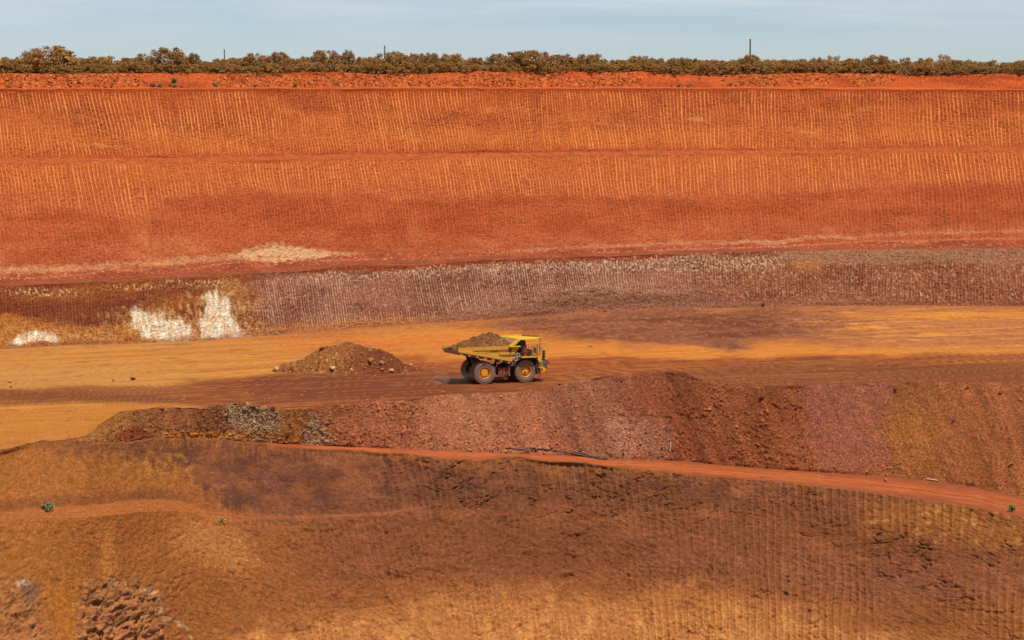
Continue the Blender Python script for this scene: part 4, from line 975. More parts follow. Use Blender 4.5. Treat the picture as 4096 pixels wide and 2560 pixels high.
# ------------------------------------------------------------------ dirt pile beside the road
M_pile = M_rubble
def pile_object(name, cx, cy, z0, ridge, depth, nx, ny, colf, seed, parent=None, rz=0.0, sharp=1.25, skew=0.0, amp=0.14):
    xs = np.linspace(ridge[0][0], ridge[-1][0], nx); ys = np.linspace(-1, 1, ny)
    X, Yn = np.meshgrid(xs, ys)
    H = np.interp(X, [p[0] for p in ridge], [p[1] for p in ridge])
    D = depth * np.sqrt(np.clip(H / max(p[1] for p in ridge), 0.03, 1))
    Y = Yn * D
    prof = np.clip(1 - np.abs(Yn) ** sharp, 0, 1)
    f1, f2, cid = cells(X * 2.6 + 50, Y * 2.6 + 50, seed)
    Z = H * prof + (amp * fbm(X * 0.9, Y * 0.9, 4, seed) + 0.16 * np.clip(1 - 1.2 * f1, 0, 1) * (cid > 0.45)) * ss(0, 0.25, prof) - 0.12 * (1 - ss(0, 0.1, prof))
    V = np.stack([X, Y, Z], -1).reshape(-1, 3)
    idx = np.arange(nx * ny).reshape(ny, nx)
    fc = np.stack([idx[:-1, :-1], idx[:-1, 1:], idx[1:, 1:], idx[1:, :-1]], -1).reshape(-1, 4)
    col = colf(X, Y, Z, cid, f1)
    me = new_mesh(name, V, fc, col.reshape(-1, 3)); me.materials.append(M_pile)
    o = link(bpy.data.objects.new(name, me), parent); o.location = (cx, cy, z0); o.rotation_euler = (0, 0, rz)
    def top(x, y):
        h = np.interp(x, [p[0] for p in ridge], [p[1] for p in ridge]); d = depth * math.sqrt(max(h / max(p[1] for p in ridge), 0.03))
        return z0 + h * max(0, 1 - abs(y / d) ** sharp)
    o_top = top
    return o, o_top
yc = 328.0
def X_at(u, y): return (u - 2048) / F * y / 1.0 * 1.0
xc = X_at(1387, yc)
def hz(u, p): return (X_at(u, yc) - xc, max(0.05, float(on_y(np.array([u]), np.array([p]), yc)[0, 2])))
ridge = [(X_at(1085, yc) - xc, 0.02), hz(1120, 1462), hz(1208, 1436), hz(1262, 1402), hz(1282, 1390), hz(1336, 1382), hz(1387, 1368), hz(1439, 1381), hz(1459, 1391), hz(1516, 1399), hz(1562, 1417), hz(1600, 1445), hz(1640, 1466), (X_at(1690, yc) - xc, 0.02)]
def pile_col(X, Y, Z, cid, f1):
    c = lerpc(np.broadcast_to(C(150, 92, 48), X.shape + (3,)), C(126, 70, 42), ss(-1.5, 1.5, X + 1.2 * fbm(X * 0.4, Y * 0.4, 3, 400)))
    c = lerpc(c, C(116, 60, 36), ss(1.8, 3.6, X + 0.8 * fbm(X * 0.5, Y * 0.5, 3, 401)) * 0.8)
    c = lerpc(c, C(190, 142, 84), (cid > 0.72) * (1 - ss(0.25, 0.5, f1)) * ss(2, -1, X) * 0.7)
    return c * (1 + 0.2 * fbm(X * 2, Y * 2, 4, 402))[..., None]
pile, pile_top = pile_object('dirt_pile', xc, yc, 0.0, ridge, 5.2, 190, 70, pile_col, 31)
tag(pile, 'brown heap of dumped dirt and stones on the haul road left of the truck', 'dirt pile')
def on_pile(u, p):
    """point of the pile's camera side seen at chart position u, p"""
    best = None
    for k in range(60):
        y = yc - 6.5 + k * 0.13
        q = on_y(np.array([u], float), np.array([p], float), y)[0]
        h = max(0.0, pile_top(q[0] - xc, y - yc))
        if q[2] <= h: return (q[0], q[1], h)
    return (q[0], q[1], max(h, 0.0))
boulders = [
    (1108, 1475, 0.95, R_pale, 'pale boulder alone on the road at the left foot of the dirt pile'),
    (1287, 1393, 0.85, R_brown, 'brown boulder on the left shoulder of the dirt pile'),
    (1329, 1475, 1.05, R_pale, 'cream boulder at the front foot of the dirt pile'),
    (1405, 1481, 0.6, R_pale, 'upright tan boulder at the front foot of the dirt pile'),
    (1483, 1449, 1.35, R_brown, 'largest boulder half way up the right flank of the dirt pile'),
    (1526, 1457, 1.0, R_pale, 'cream boulder just right of the largest boulder on the pile'),
    (1529, 1480, 0.72, R_pale, 'tan boulder below the cream one on the right of the pile'),
    (1568, 1482, 0.85, R_pale, 'flat pale boulder at the right foot of the dirt pile'),
    (1639, 1452, 0.95, R_pale, 'blocky pale boulder on the far right end of the dirt pile'),
    (1480, 1399, 0.55, R_pale, 'small tan boulder on the right shoulder of the dirt pile'),
    (1507, 1396, 0.45, R_pale, 'small pale stone on the right skyline of the dirt pile'),
    (1151, 1494, 0.35, R_pale, 'small pale stone in front of the left foot of the pile'),
    (1212, 1437, 0.45, R_brown, 'small brown stone low on the left slope of the pile'),
    (1500, 1501, 0.4, R_pale, 'small pale stone on the road before the dirt pile'),
    (1668, 1474, 0.4, R_brown, 'small brown stone beyond the right end of the dirt pile'),
]
for i, (u, p, s_, v, lab) in enumerate(boulders):
    put_rock('boulder', v[i % 7], on_pile(u, p + 6), s_, lab, 'boulder', sink=0.12)
class PileGrid: pass
pg = PileGrid(); me_ = pile.data
pgv = np.array([v.co for v in me_.vertices], np.float32) + np.array([xc, yc, 0])
pg.pos = pgv.reshape(70, 190, 3); pg.n = np.tile(np.array([0, -0.4, 0.9]), (190, 1)); pg.U = np.broadcast_to(np.arange(190.0), (70, 190)); pg.P = np.broadcast_to(np.arange(70.0)[:, None], (70, 190))
dn = np.ones((70, 190)) * 0.02; dn[4:34, 10:175] = 1; dn[4:16, 10:140] = 3
def pile_stone(u, p, r):
    a = r.rand(len(u))[:, None] ** 1.5
    return C(140, 84, 48) * (1 - a) + C(214, 170, 112) * a
scatter_stuff('pile_stones', pg, 420, (0.14, 0.45), dn, pile_stone, 5, 0.5, kind_label=('loose stones strewn over the dirt pile', 'stones'))

# stand of three thin legs before the pile
bs = on_pile(1621, 1499)
tri = empty('marker_tripod', bs); tag(tri, 'thin pale three-legged marker stand in front of the dirt pile', 'tripod')
M_stick = paint('bleached_wood', (226, 196, 150), 0.8, dust=0.2)
for (dx, dy) in ((-0.38, -0.15), (0.36, -0.2), (0.05, 0.4)):
    MB().tube([(dx, dy, -0.03), (dx * 0.12, dy * 0.12, 0.88)], 0.028, 5).build('leg', M_stick, tri)
MB().box(-0.1, 0.1, -0.1, 0.1, 0.86, 0.92).build('head', M_stick, tri)
MB().tube([(0.02, 0.02, 0.86), (0.0, 0.0, 0.35)], 0.035, 5).build('plumb', M_stick, tri)
print('rocks', round(time.time() - T0, 1), 's')

# ------------------------------------------------------------------ haul truck
M_ochre = paint('dusty_yellow_paint', (236, 170, 48), 0.6, dust=0.32, dust_rgb=(214, 138, 62))
M_yel = paint('bright_yellow_paint', (250, 200, 24), 0.45, dust=0.16)
M_in = paint('worn_tray_steel', (176, 140, 104), 0.7, dust=0.5, dust_rgb=(190, 126, 76))
M_blk = paint('dark_steel', (34, 30, 30), 0.6, dust=0.14)
M_gry = paint('grey_paint', (96, 96, 88), 0.6, dust=0.2)
M_lgr = paint('pale_metal', (196, 190, 180), 0.4, metal=0.3, dust=0.2)
M_rub = paint('dusty_tyre_rubber', (128, 118, 104), 0.9, dust=0.25, dust_rgb=(150, 100, 70), spec=0.15)
M_tread = paint('dusty_tread_rubber', (134, 106, 84), 0.9, dust=0.5, dust_rgb=(184, 124, 88), spec=0.15)
M_rim = paint('wheel_rim_paint', (240, 160, 50), 0.55, dust=0.35, dust_rgb=(206, 106, 48))
M_hub = paint('wheel_hub_paint', (244, 170, 48), 0.55, dust=0.25, dust_rgb=(216, 120, 50))
M_red = paint('red_paint', (178, 56, 52), 0.6, dust=0.25)
M_rdk = paint('dark_red_paint', (92, 26, 28), 0.6, dust=0.2)
M_rusty = paint('dusty_tank_steel', (150, 82, 56), 0.8, dust=0.5, dust_rgb=(176, 100, 64))
M_rail = paint('rail_steel', (74, 48, 40), 0.6, dust=0.25)
M_gls = paint('cab_glass', (30, 34, 36), 0.08, dust=0.05, spec=0.5)
M_brn = paint('brown_slat', (170, 100, 40), 0.8, dust=0.4)
M_wht = paint('white_lettering', (232, 220, 196), 0.7, dust=0.1)
M_lamp = paint('lamp_lens', (190, 150, 110), 0.2, dust=0.2)

PSI = R(21.5)
tpos = on_z(np.array([1940.0]), np.array([1537.5]), 0.0)[0]
near = -2.35
o2 = Vector((tpos[0], tpos[1], 0)) - Vector((-near * math.sin(PSI), near * math.cos(PSI), 0))
truck = empty('haul_truck', (o2.x, o2.y, 0.0), PSI)
tag(truck, 'big yellow mining dump truck carrying a heaped load along the haul road', 'dump truck')
tb = MB
# chassis
MB().box(-1.3, 7.2, -0.95, -0.55, 1.25, 2.0).box(-1.3, 7.2, 0.55, 0.95, 1.25, 2.0).box(-1.0, -0.7, -0.6, 0.6, 1.3, 1.9).box(2.2, 2.5, -0.6, 0.6, 1.3, 1.9).box(-0.45, 0.45, -0.9, 0.9, 0.9, 1.75).build('chassis_frame', M_blk, truck)
MB().box(3.5, 7.1, -1.5, 1.5, 1.35, 2.95).build('engine_bay', M_blk, truck)  # block coloured black to stand in for the shade below the deck
MB().lathe([(0.0, -2.0), (0.42, -2.0), (0.5, -0.7), (0.5, 0.7), (0.42, 2.0), (0.0, 2.0)], 16, (0, 0, 1.345)).build('rear_axle', M_blk, truck)
MB().lathe([(0.0, -1.9), (0.26, -1.9), (0.26, 1.9), (0.0, 1.9)], 12, (5.1, 0, 1.345)).build('front_axle', M_blk, truck)
# tray (tilts a little to its far side)
tray = empty('tray', (0, 0, 0), 0, truck); tray.rotation_euler = (R(-1.6), 0, 0)
tray_mesh = MB()
side = [(-3.37, 4.33), (-3.42, 3.90), (3.25, 2.58), (3.42, 2.78), (3.72, 3.42), (4.22, 4.05), (4.22, 4.26), (3.5, 4.30)]
for y0, y1 in ((-2.62, -2.50), (2.50, 2.62)):
    MB().prism(side, y0, y1).build('side_wall', M_ochre, tray)
MB().prism([(-3.42, 3.96), (-3.42, 3.74), (3.25, 2.42), (3.30, 2.62)], -2.50, 2.50).build('floor', M_in, tray)
MB().prism([(3.22, 2.6), (3.42, 2.6), (3.70, 4.25), (4.48, 4.97), (4.36, 5.05), (3.52, 4.30)], -2.50, 2.50).build('front_wall', M_in, tray)
for sg in (-1, 1):
    y = lambda a, b: (min(sg * a, sg * b), max(sg * a, sg * b))
    MB().box(-1.55, 2.85, *y(2.623, 2.76), 3.93, 4.335).build('top_rail', M_ochre, tray)
    MB().prism([(-3.38, 4.335), (-3.40, 3.95), (-1.553, 3.60), (-1.553, 4.335)], *y(2.623, 2.70)).build('rear_panel', M_ochre, tray)
    MB().prism([(-1.2, 3.78), (-3.40, 3.93), (-3.42, 3.82), (3.27, 2.50), (3.34, 2.86)], *y(2.703, 2.79)).build('lower_beam', M_ochre, tray)
    MB().box(1.72, 3.60, *y(2.623, 2.75), 3.34, 3.62).build('side_rib', M_ochre, tray)
    MB().prism([(2.86, 4.20), (2.86, 4.31), (4.26, 4.31), (4.26, 4.20)], *y(2.40, 3.02)).build('side_shelf', M_yel, tray)
    MB().box(3.05, 3.10, *y(2.63, 3.0), 3.55, 4.19).build('shelf_bracket', M_blk, tray)
    MB().prism([(3.02, 4.32), (3.52, 4.32), (4.52, 5.06), (4.10, 5.06)], *y(2.30, 2.70)).build('corner_gusset', M_yel, tray)
for k in range(7):
    x = -3.0 + k * 0.98
    zb = 3.80 - (x + 3.42) * 0.1979
    MB().prism([(x - 0.22, zb + 0.02), (x - 0.14, zb - 0.24), (x + 0.14, zb - 0.28), (x + 0.22, zb - 0.03)], -2.74, 2.74).build('floor_rib', M_in, tray)
MB().prism([(-1.2, 3.24), (-0.9, 1.95), (-0.4, 1.95), (-0.1, 3.05)], -0.9, -0.6).build('hinge', M_blk, tray); MB().prism([(-1.2, 3.24), (-0.9, 1.95), (-0.4, 1.95), (-0.1, 3.05)], 0.6, 0.9).build('hinge', M_blk, tray)
can = MB().plan([(4.30, -2.66), (6.14, -2.66), (7.75, -0.9), (7.9, 0.2), (6.65, 2.66), (4.30, 2.66)], 4.965, 5.055).build('canopy', M_yel, tray)
def wall_strip(a, b, z0, z1, th=0.05):
    d = Vector((b[0] - a[0], b[1] - a[1])).normalized(); n2 = Vector((-d.y, d.x)) * th
    return MB().plan([(a[0], a[1]), (b[0], b[1]), (b[0] + n2.x, b[1] + n2.y), (a[0] + n2.x, a[1] + n2.y)], z0, z1)
wall_strip((7.76, -0.92), (7.92, 0.2), 4.78, 5.12).build('front_lip', M_yel, tray)
wall_strip((6.15, -2.68), (7.76, -0.93), 4.90, 4.962).build('front_lip', M_yel, tray)
wall_strip((2.2, 2.64), (6.6, 2.64), 5.058, 5.27).build('spill_guard', M_yel, tray)
for k in range(6):
    a = Vector((6.66, 2.6)).lerp(Vector((7.88, 0.22)), k / 6.0 + 0.01); b = Vector((6.66, 2.6)).lerp(Vector((7.88, 0.22)), (k + 0.86) / 6.0)
    wall_strip(a, b, 5.058, 5.22).build('slat', M_brn, tray)
# decals and lettering on the near side
MB().box(-0.95, 0.55, -2.668, -2.624, 3.66, 3.90).build('yellow_decal', M_yel, tray)
def letters(txt, x, z, size, mat, name):
    c = bpy.data.curves.new(name, 'FONT'); c.body = txt; c.size = size; c.extrude = 0.004; c.align_x = 'LEFT'
    tmp = bpy.data.objects.new('tmp', c); COL.objects.link(tmp); bpy.context.view_layer.update()
    me = bpy.data.meshes.new_from_object(tmp.evaluated_get(bpy.context.evaluated_depsgraph_get())); bpy.data.objects.remove(tmp); me.materials.clear(); me.materials.append(mat)
    o = bpy.data.objects.new(name, me); link(o, tray)
    o.location = (x, -2.632, z); o.rotation_euler = (math.pi / 2, 0, 0)
    return o
letters('DT651', 0.72, 3.655, 0.30, M_blk, 'fleet_number')
letters('-785', 2.10, 3.66, 0.30, M_wht, 'model_number')
for xh in (-0.2, 2.05):
    MB().lathe([(0.0, -2.768), (0.055, -2.768), (0.055, -2.761), (0.0, -2.761)], 10, (xh, 0, 4.12)).build('rail_hole', M_blk, tray)
MB().box(3.12, 3.72, -2.64, -2.623, 3.72, 3.98).build('side_panel', M_yel, tray)

# wheels
def wheel(x, yc_, face, front):
    """face = -1: outer face to the near side"""
    w = empty('wheel', (x, yc_, 1.345), 0, truck)
    hw = 0.37
    ty = MB().lathe([(0.70, -hw * 0.78), (0.78, -hw), (1.05, -hw * 1.06), (1.20, -hw * 0.98), (1.27, -hw * 0.80), (1.285, 0), (1.27, hw * 0.80), (1.20, hw * 0.98), (1.05, hw * 1.06), (0.78, hw), (0.70, hw * 0.78)], 48).build('tyre', M_rub, w, smooth=True)
    lug = MB()
    nl = 34
    for k in range(nl):
        for s2, ph in ((-1, 0), (1, 0.5)):
            t = 2 * math.pi * (k + ph) / nl; dt = 0.058
            pts = []
            for rr_, zt in ((1.255, 0), (1.345, 1)):
                for (a, yy) in ((-dt, 0.02), (dt, 0.02), (dt * 1.1, hw * 0.99), (-dt * 1.1, hw * 0.99)):
                    rq = rr_ - (0.075 if (yy > 0.1) else 0.0) * (0.45 if zt else 1.0)
                    pts.append((rq * math.cos(t + a), s2 * yy, rq * math.sin(t + a)))
            lug.quadbox(pts)
    lug.build('tread', M_tread, ty)
    f = face
    rim = MB().lathe([(0.70, f * hw * 0.80), (0.73, f * hw * 0.98), (0.69, f * hw * 1.02), (0.63, f * hw * 0.85), (0.60, f * hw * 0.25), (0.52, f * hw * 0.02), (0.0, f * 0.0)], 40).build('rim', M_rim, w, smooth=False)
    if front:
        hub = MB().lathe([(0.50, f * 0.01), (0.47, f * 0.16), (0.40, f * 0.22), (0.17, f * 0.25), (0.15, f * 0.38), (0.10, f * 0.41), (0.0, f * 0.41)], 30).build('hub', M_hub, w)
        bolt_r, by, nb = 0.43, 0.20, 14
    else:
        hub = MB().lathe([(0.47, f * 0.01), (0.47, f * 0.25), (0.44, f * 0.28), (0.0, f * 0.30)], 36).build('hub', M_hub, w)
        bolt_r, by, nb = 0.40, 0.27, 18
    bl = MB()
    for k in range(nb):
        t = 2 * math.pi * k / nb
        bl.box(bolt_r * math.cos(t) - 0.022, bolt_r * math.cos(t) + 0.022, min(f * by, f * (by + 0.05)), max(f * by, f * (by + 0.05)), bolt_r * math.sin(t) - 0.022, bolt_r * math.sin(t) + 0.022)
    bl.build('bolt_ring', M_rim, hub)
    return w
wheel(0, -1.97, -1, False); wheel(0, -1.08, -1, False); wheel(0, 1.97, 1, False); wheel(0, 1.08, 1, False)
wheel(5.1, -2.02, -1, True); wheel(5.1, 2.02, 1, True)

# deck, fender, cab
MB().box(4.38, 6.45, -2.85, 2.85, 3.02, 3.10).build('deck', M_ochre, truck)
MB().box(4.36, 6.30, -2.90, -2.853, 2.98, 3.16).build('deck_edge', M_yel, truck)
MB().prism([(3.45, 2.0), (3.75, 2.75), (4.4, 3.0), (6.4, 3.0), (6.4, 2.9), (4.45, 2.88), (3.85, 2.62), (3.6, 2.0)], -2.75, -1.3).prism([(3.45, 2.0), (3.75, 2.75), (4.4, 3.0), (6.4, 3.0), (6.4, 2.9), (4.45, 2.88), (3.85, 2.62), (3.6, 2.0)], 1.3, 2.75).build('fender', M_blk, truck)
MB().prism([(6.47, 3.14), (6.80, 3.14), (6.98, 2.42), (6.66, 2.42), (6.44, 2.72)], -2.80, -1.5).build('front_fender', M_yel, truck)
MB().prism([(6.47, 3.14), (6.80, 3.14), (6.98, 2.42), (6.66, 2.42), (6.44, 2.72)], 1.5, 2.80).build('front_fender', M_yel, truck)
MB().prism([(6.44, 2.70), (6.58, 2.42), (6.62, 0.95), (6.48, 0.95), (6.30, 1.9)], -2.6, -1.55).build('wheel_guard', M_blk, truck)
cab = MB().prism([(4.62, 3.10), (6.35, 3.10), (6.50, 3.75), (6.22, 4.82), (4.62, 4.82)], 0.75, 2.45).build('cab', M_blk, truck, bevel=0.03)
MB().prism([(4.80, 3.80), (6.30, 3.80), (6.10, 4.65), (4.80, 4.65)], 0.715, 0.745).build('window', M_gls, cab)
MB().quadbox([(6.475, 0.85, 3.85), (6.475, 2.35, 3.85), (6.505, 2.35, 3.85), (6.505, 0.85, 3.85), (6.255, 0.85, 4.72), (6.255, 2.35, 4.72), (6.285, 2.35, 4.72), (6.285, 0.85, 4.72)]).build('windscreen', M_gls, cab)
# red cabinet with dark chevrons
rc = MB().prism([(4.78, 3.10), (5.22, 3.10), (5.22, 3.92), (5.08, 4.08), (4.95, 4.08), (4.78, 3.80)], -2.55, -2.15).build('red_cabinet', M_red, truck)
for z in (3.32, 3.82):
    MB().prism([(4.79, z), (4.79, z - 0.05), (5.0, z + 0.16), (5.21, z - 0.05), (5.21, z), (5.0, z + 0.22)], -2.57, -2.552).build('chevron', M_rdk, rc)
MB().box(4.55, 6.2, -1.9, -1.2, 3.10, 3.75).build('deck_box', M_blk, truck)
MB().box(5.30, 5.62, -2.35, -1.95, 3.10, 3.95).build('deck_locker', M_blk, truck)
# bottles and canister on the deck
MB().lathe([(0, -0.42), (0.10, -0.42), (0.10, 0.30), (0.04, 0.40), (0, 0.42)], 12).build('extinguisher', M_lgr, truck).location = (5.82, -2.55, 3.53)
for o_ in [c for c in truck.children if c.name.startswith('extinguisher')]: o_.rotation_euler = (math.pi / 2, 0, 0)
can_ = MB().lathe([(0, -0.5), (0.17, -0.5), (0.19, -0.3), (0.19, 0.4), (0.10, 0.5), (0, 0.5)], 14).build('air_filter', M_gry, truck); can_.location = (6.28, -2.35, 3.66); can_.rotation_euler = (math.pi / 2, 0, 0)
MB().box(6.05, 6.30, -2.62, -2.40, 3.22, 3.46).build('yellow_valve_box', M_yel, truck, bevel=0.03)
# handrails
hr = empty('handrail', (0, 0, 0), 0, truck)
def rail(pts, r=0.028, name='rail'): return MB().tube(pts, r, 5).build(name, M_rail, hr)
rail([(4.42, -2.82, 4.22), (6.45, -2.82, 4.22), (6.72, -2.6, 4.05)]); rail([(4.42, -2.82, 3.66), (6.45, -2.82, 3.66)])
for x in (4.42, 4.72, 5.28, 5.62, 6.1, 6.45): rail([(x, -2.82, 3.08), (x, -2.82, 4.22)], 0.025, 'post')
rail([(5.72, -2.80, 3.1), (5.72, -2.80, 4.62), (6.36, -2.80, 4.58), (6.40, -2.80, 3.1)], 0.032, 'grab_rail')
rail([(5.02, -2.3, 4.1), (5.02, -2.3, 4.50), (5.5, -2.3, 4.48), (5.5, -2.3, 3.9)], 0.028, 'grab_rail')
rail([(6.85, -2.4, 3.1), (6.85, -2.4, 4.3), (6.9, -0.4, 4.2), (6.9, -0.4, 3.1)], 0.028, 'grab_rail')
MB().tube([(6.80, -2.62, 3.1), (6.80, -2.62, 5.36)], 0.035, 6).build('mast', M_rail, truck)
MB().box(6.92, 7.08, -2.75, -2.60, 3.75, 3.95).box(6.92, 7.08, -2.75, -2.60, 3.98, 4.20).build('side_lamp', M_lgr, truck)
# intake pods on the flank
for i, (x, z) in enumerate(((3.98, 3.32), (3.70, 2.86))):
    a = MB().lathe([(0.0, -2.70), (0.12, -2.70), (0.14, -2.78), (0.26, -2.78), (0.27, -2.5), (0.24, -1.6), (0.0, -1.6)], 20, (x, 0, z)).build('air_cleaner', M_lgr, truck)
    MB().lathe([(0.0, -2.712), (0.135, -2.712), (0.135, -2.705), (0.0, -2.705)], 16, (x, 0, z)).build('intake', M_blk, a)
MB().prism([(3.10, 2.10), (3.28, 2.02), (3.62, 2.50), (3.45, 2.58)], -2.72, -2.4).build('bracket_plate', M_gry, truck)
MB().prism([(2.98, 2.15), (3.16, 2.15), (3.12, 0.85), (2.92, 0.92)], -2.4, -1.3).build('mud_flap', M_rusty, truck)
# tank with step ladder
tk = MB().box(1.75, 3.05, -2.20, -1.05, 0.95, 1.82).build('fuel_tank', M_rusty, truck, bevel=0.08)
for x in (1.95, 2.22, 2.62): MB().box(x, x + 0.06, -2.23, -2.202, 0.96, 1.80).build('strap', M_rdk, tk)
MB().lathe([(0, -2.25), (0.09, -2.25), (0.09, -2.205), (0, -2.205)], 14, (2.85, 0, 1.38)).build('filler_cap', M_lgr, tk)
st_ = empty('step_ladder', (0, 0, 0), 0, tk)
sl = MB().tube([(2.32, -2.26, 1.9), (2.32, -2.28, 0.9), (2.38, -2.30, 0.52)], 0.025, 5).tube([(2.72, -2.26, 1.9), (2.72, -2.28, 0.9), (2.78, -2.30, 0.52)], 0.025, 5).box(2.36, 2.80, -2.36, -2.26, 0.50, 0.55).box(2.33, 2.75, -2.33, -2.25, 0.86, 0.90)
bpy.data.objects.remove(st_); sl.build('step_ladder', M_rusty, tk)
MB().tube([(1.66, -1.9, 2.55), (1.62, -1.9, 2.1), (1.30, -1.85, 1.5)], 0.05, 6).build('hoist_strut', M_lgr, truck)
MB().tube([(1.2, -1.0, 1.6), (2.3, -1.0, 2.9)], 0.14, 8).build('hoist_cylinder', M_blk, truck)
# front ladder, step platform, bumper, grille, lamp tower
lad = empty('front_ladder', (0, 0, 0), 0, truck)
for x0, x1 in ((6.64, 6.92), (6.86, 7.14), (7.04, 7.24)):
    MB().tube([(x0, -2.55, 2.42), (x1, -2.55, 1.45)], 0.035, 5).build('stile', M_yel, lad)
for k in range(4):
    MB().box(6.72 + 0.07 * k, 6.98 + 0.07 * k, -2.62, -2.2, 2.2 - 0.22 * k, 2.23 - 0.22 * k).build('rung', M_ochre, lad)
MB().prism([(6.92, 1.62), (7.55, 1.66), (7.58, 1.42), (7.40, 1.20), (6.95, 1.12), (6.92, 1.3)], -2.5, -1.4).build('bumper_step', M_yel, truck)
MB().box(6.66, 7.0, -2.35, -1.6, 0.98, 1.65).build('bumper_post', M_gry, truck)
MB().tube([(7.0, -2.2, 1.0), (6.98, -2.2, 0.75), (6.85, -2.2, 0.48)], 0.04, 5).build('tow_hook', M_blk, truck)
gr = MB().prism([(7.15, 1.35), (7.15, 2.35), (7.45, 2.52), (8.05, 2.50), (8.28, 2.2), (8.22, 1.55), (7.9, 1.2), (7.5, 1.2)], -1.45, 1.5).build('grille_housing', M_gry, truck)
for z in (1.6, 1.95):
    MB().box(7.25, 8.2, -1.475, -1.452, z, z + 0.03).build('panel_seam', M_blk, gr)
MB().quadbox([(8.06, -1.47, 2.48), (8.10, -1.0, 2.48), (8.60, -1.0, 2.02), (8.58, -1.47, 2.02), (8.06, -1.47, 2.52), (8.10, -1.0, 2.52), (8.62, -1.0, 2.06), (8.60, -1.47, 2.06)]).prism([(8.0, 2.47), (8.56, 2.03), (8.1, 2.06)], -1.44, -1.40).build('side_wing', M_gry, gr)
MB().box(8.2, 8.34, -1.4, -1.1, 1.55, 1.85).build('front_lamp', M_yel, gr)
tw = MB().box(7.72, 7.95, -1.46, -1.10, 2.53, 3.60).build('lamp_tower', M_blk, truck)
MB().box(7.953, 8.12, -1.48, -1.10, 2.50, 3.58).build('tower_edge', M_yel, tw)
for z in (2.72, 3.05, 3.38):
    MB().lathe([(0, -1.478), (0.05, -1.478), (0.06, -1.462), (0, -1.462)], 10, (7.79, 0, z)).lathe([(0, -1.478), (0.05, -1.478), (0.06, -1.462), (0, -1.462)], 10, (7.90, 0, z)).build('lamp', M_lamp, tw)
for x in (7.25, 7.5): MB().tube([(x, -1.5, 2.4), (x + 0.06, -1.5, 3.1)], 0.02, 5).build('stair_rail', M_rail, truck)

# load of the tray: a thing of its own, lying in the tray
def load_col(X, Y, Z, cid, f1):
    c = lerpc(np.broadcast_to(C(140, 90, 48), X.shape + (3,)), C(112, 70, 40), ss(-0.4, 0.4, fbm(X * 0.7, Y * 0.7, 3, 410)))
    c = lerpc(c, C(112, 94, 78), (cid > 0.82) * (1 - ss(0.25, 0.5, f1)))
    return c * (1 + 0.2 * fbm(X * 3, Y * 3, 4, 411))[..., None]
lx = np.array([-3.35, -3.1, -2.6, -2.0, -1.2, -0.4, 0.4, 1.2, 1.7, 2.1, 2.7, 3.3, 3.75])
lz = np.array([4.10, 4.22, 4.40, 4.66, 5.00, 5.30, 5.55, 5.76, 5.86, 5.70, 5.36, 5.0, 4.65])
nx, ny = 90, 60
X, Yn = np.meshgrid(np.linspace(-3.35, 3.75, nx), np.linspace(-2.47, 2.47, ny))
crest = np.interp(X, lx, lz)
edge = np.interp(X, [-3.35, -2.8, -1.9, 3.75], [3.86, 3.90, 4.22, 4.26])
f1, f2, cid = cells(X * 3.0 + 40, Yn * 3.0 + 40, 41)
Z = edge + np.maximum(crest - edge, 0.02) * np.clip(1 - (np.abs(Yn - 0.15) / 2.6) ** 1.25, 0, 1) + (0.10 * fbm(X * 1.3, Yn * 1.3, 4, 42) + 0.14 * np.clip(1 - 1.2 * f1, 0, 1) * (cid > 0.5)) * (1 - ss(2.2, 2.45, np.abs(Yn)))
top = np.stack([X, Yn, Z], -1).reshape(-1, 3)
bot = top.copy(); bot[:, 2] = 3.99 - (bot[:, 0] + 3.42) * 0.1979
idx = np.arange(nx * ny).reshape(ny, nx)
fc = np.stack([idx[:-1, :-1], idx[:-1, 1:], idx[1:, 1:], idx[1:, :-1]], -1).reshape(-1, 4)
rim_ = np.concatenate([idx[0, :], idx[1:, -1], idx[-1, -2::-1], idx[-2:0:-1, 0]])
sk = np.stack([rim_, rim_ + nx * ny, np.roll(rim_, -1) + nx * ny, np.roll(rim_, -1)], -1)
lcol = load_col(X, Yn, Z, cid, f1).reshape(-1, 3)
lme = new_mesh('ore_load', np.concatenate([top, bot]), np.concatenate([fc, sk]), np.concatenate([lcol, lcol])); lme.materials.append(M_rubble)
lo = link(bpy.data.objects.new('ore_load', lme))
bpy.context.view_layer.update()
mw = Matrix.Translation((o2.x, o2.y, 0)) @ Matrix.Rotation(PSI, 4, 'Z') @ Matrix.Rotation(R(-1.6), 4, 'X')
lo.matrix_world = mw
tag(lo, 'heap of brown ore and clods piled in the truck tray', 'ore load')
lr = random.Random(5)
for (x, y, s_) in ((-2.9, -1.2, .7), (-3.0, 0.3, .6), (-2.5, 1.2, .75), (-2.2, -1.6, .6), (-1.4, 0.6, .5), (1.0, -0.8, .42), (0.4, -1.4, .4), (2.6, -1.2, .4), (1.9, -0.6, .38), (-0.4, -1.2, .36), (2.4, 0.9, .4), (3.0, -0.4, .4)):
    i = int(np.clip((x + 3.35) / 7.1 * (nx - 1), 0, nx - 1)); j = int(np.clip((y + 2.47) / 4.94 * (ny - 1), 0, ny - 1))
    rk = put_rock('clod', (R_grey if lr.random() < 0.3 else R_brown)[lr.randrange(7)], (x, y, Z[j, i]), s_, None, None, parent=lo, sink=0.3)
print('truck', round(time.time() - T0, 1), 's')

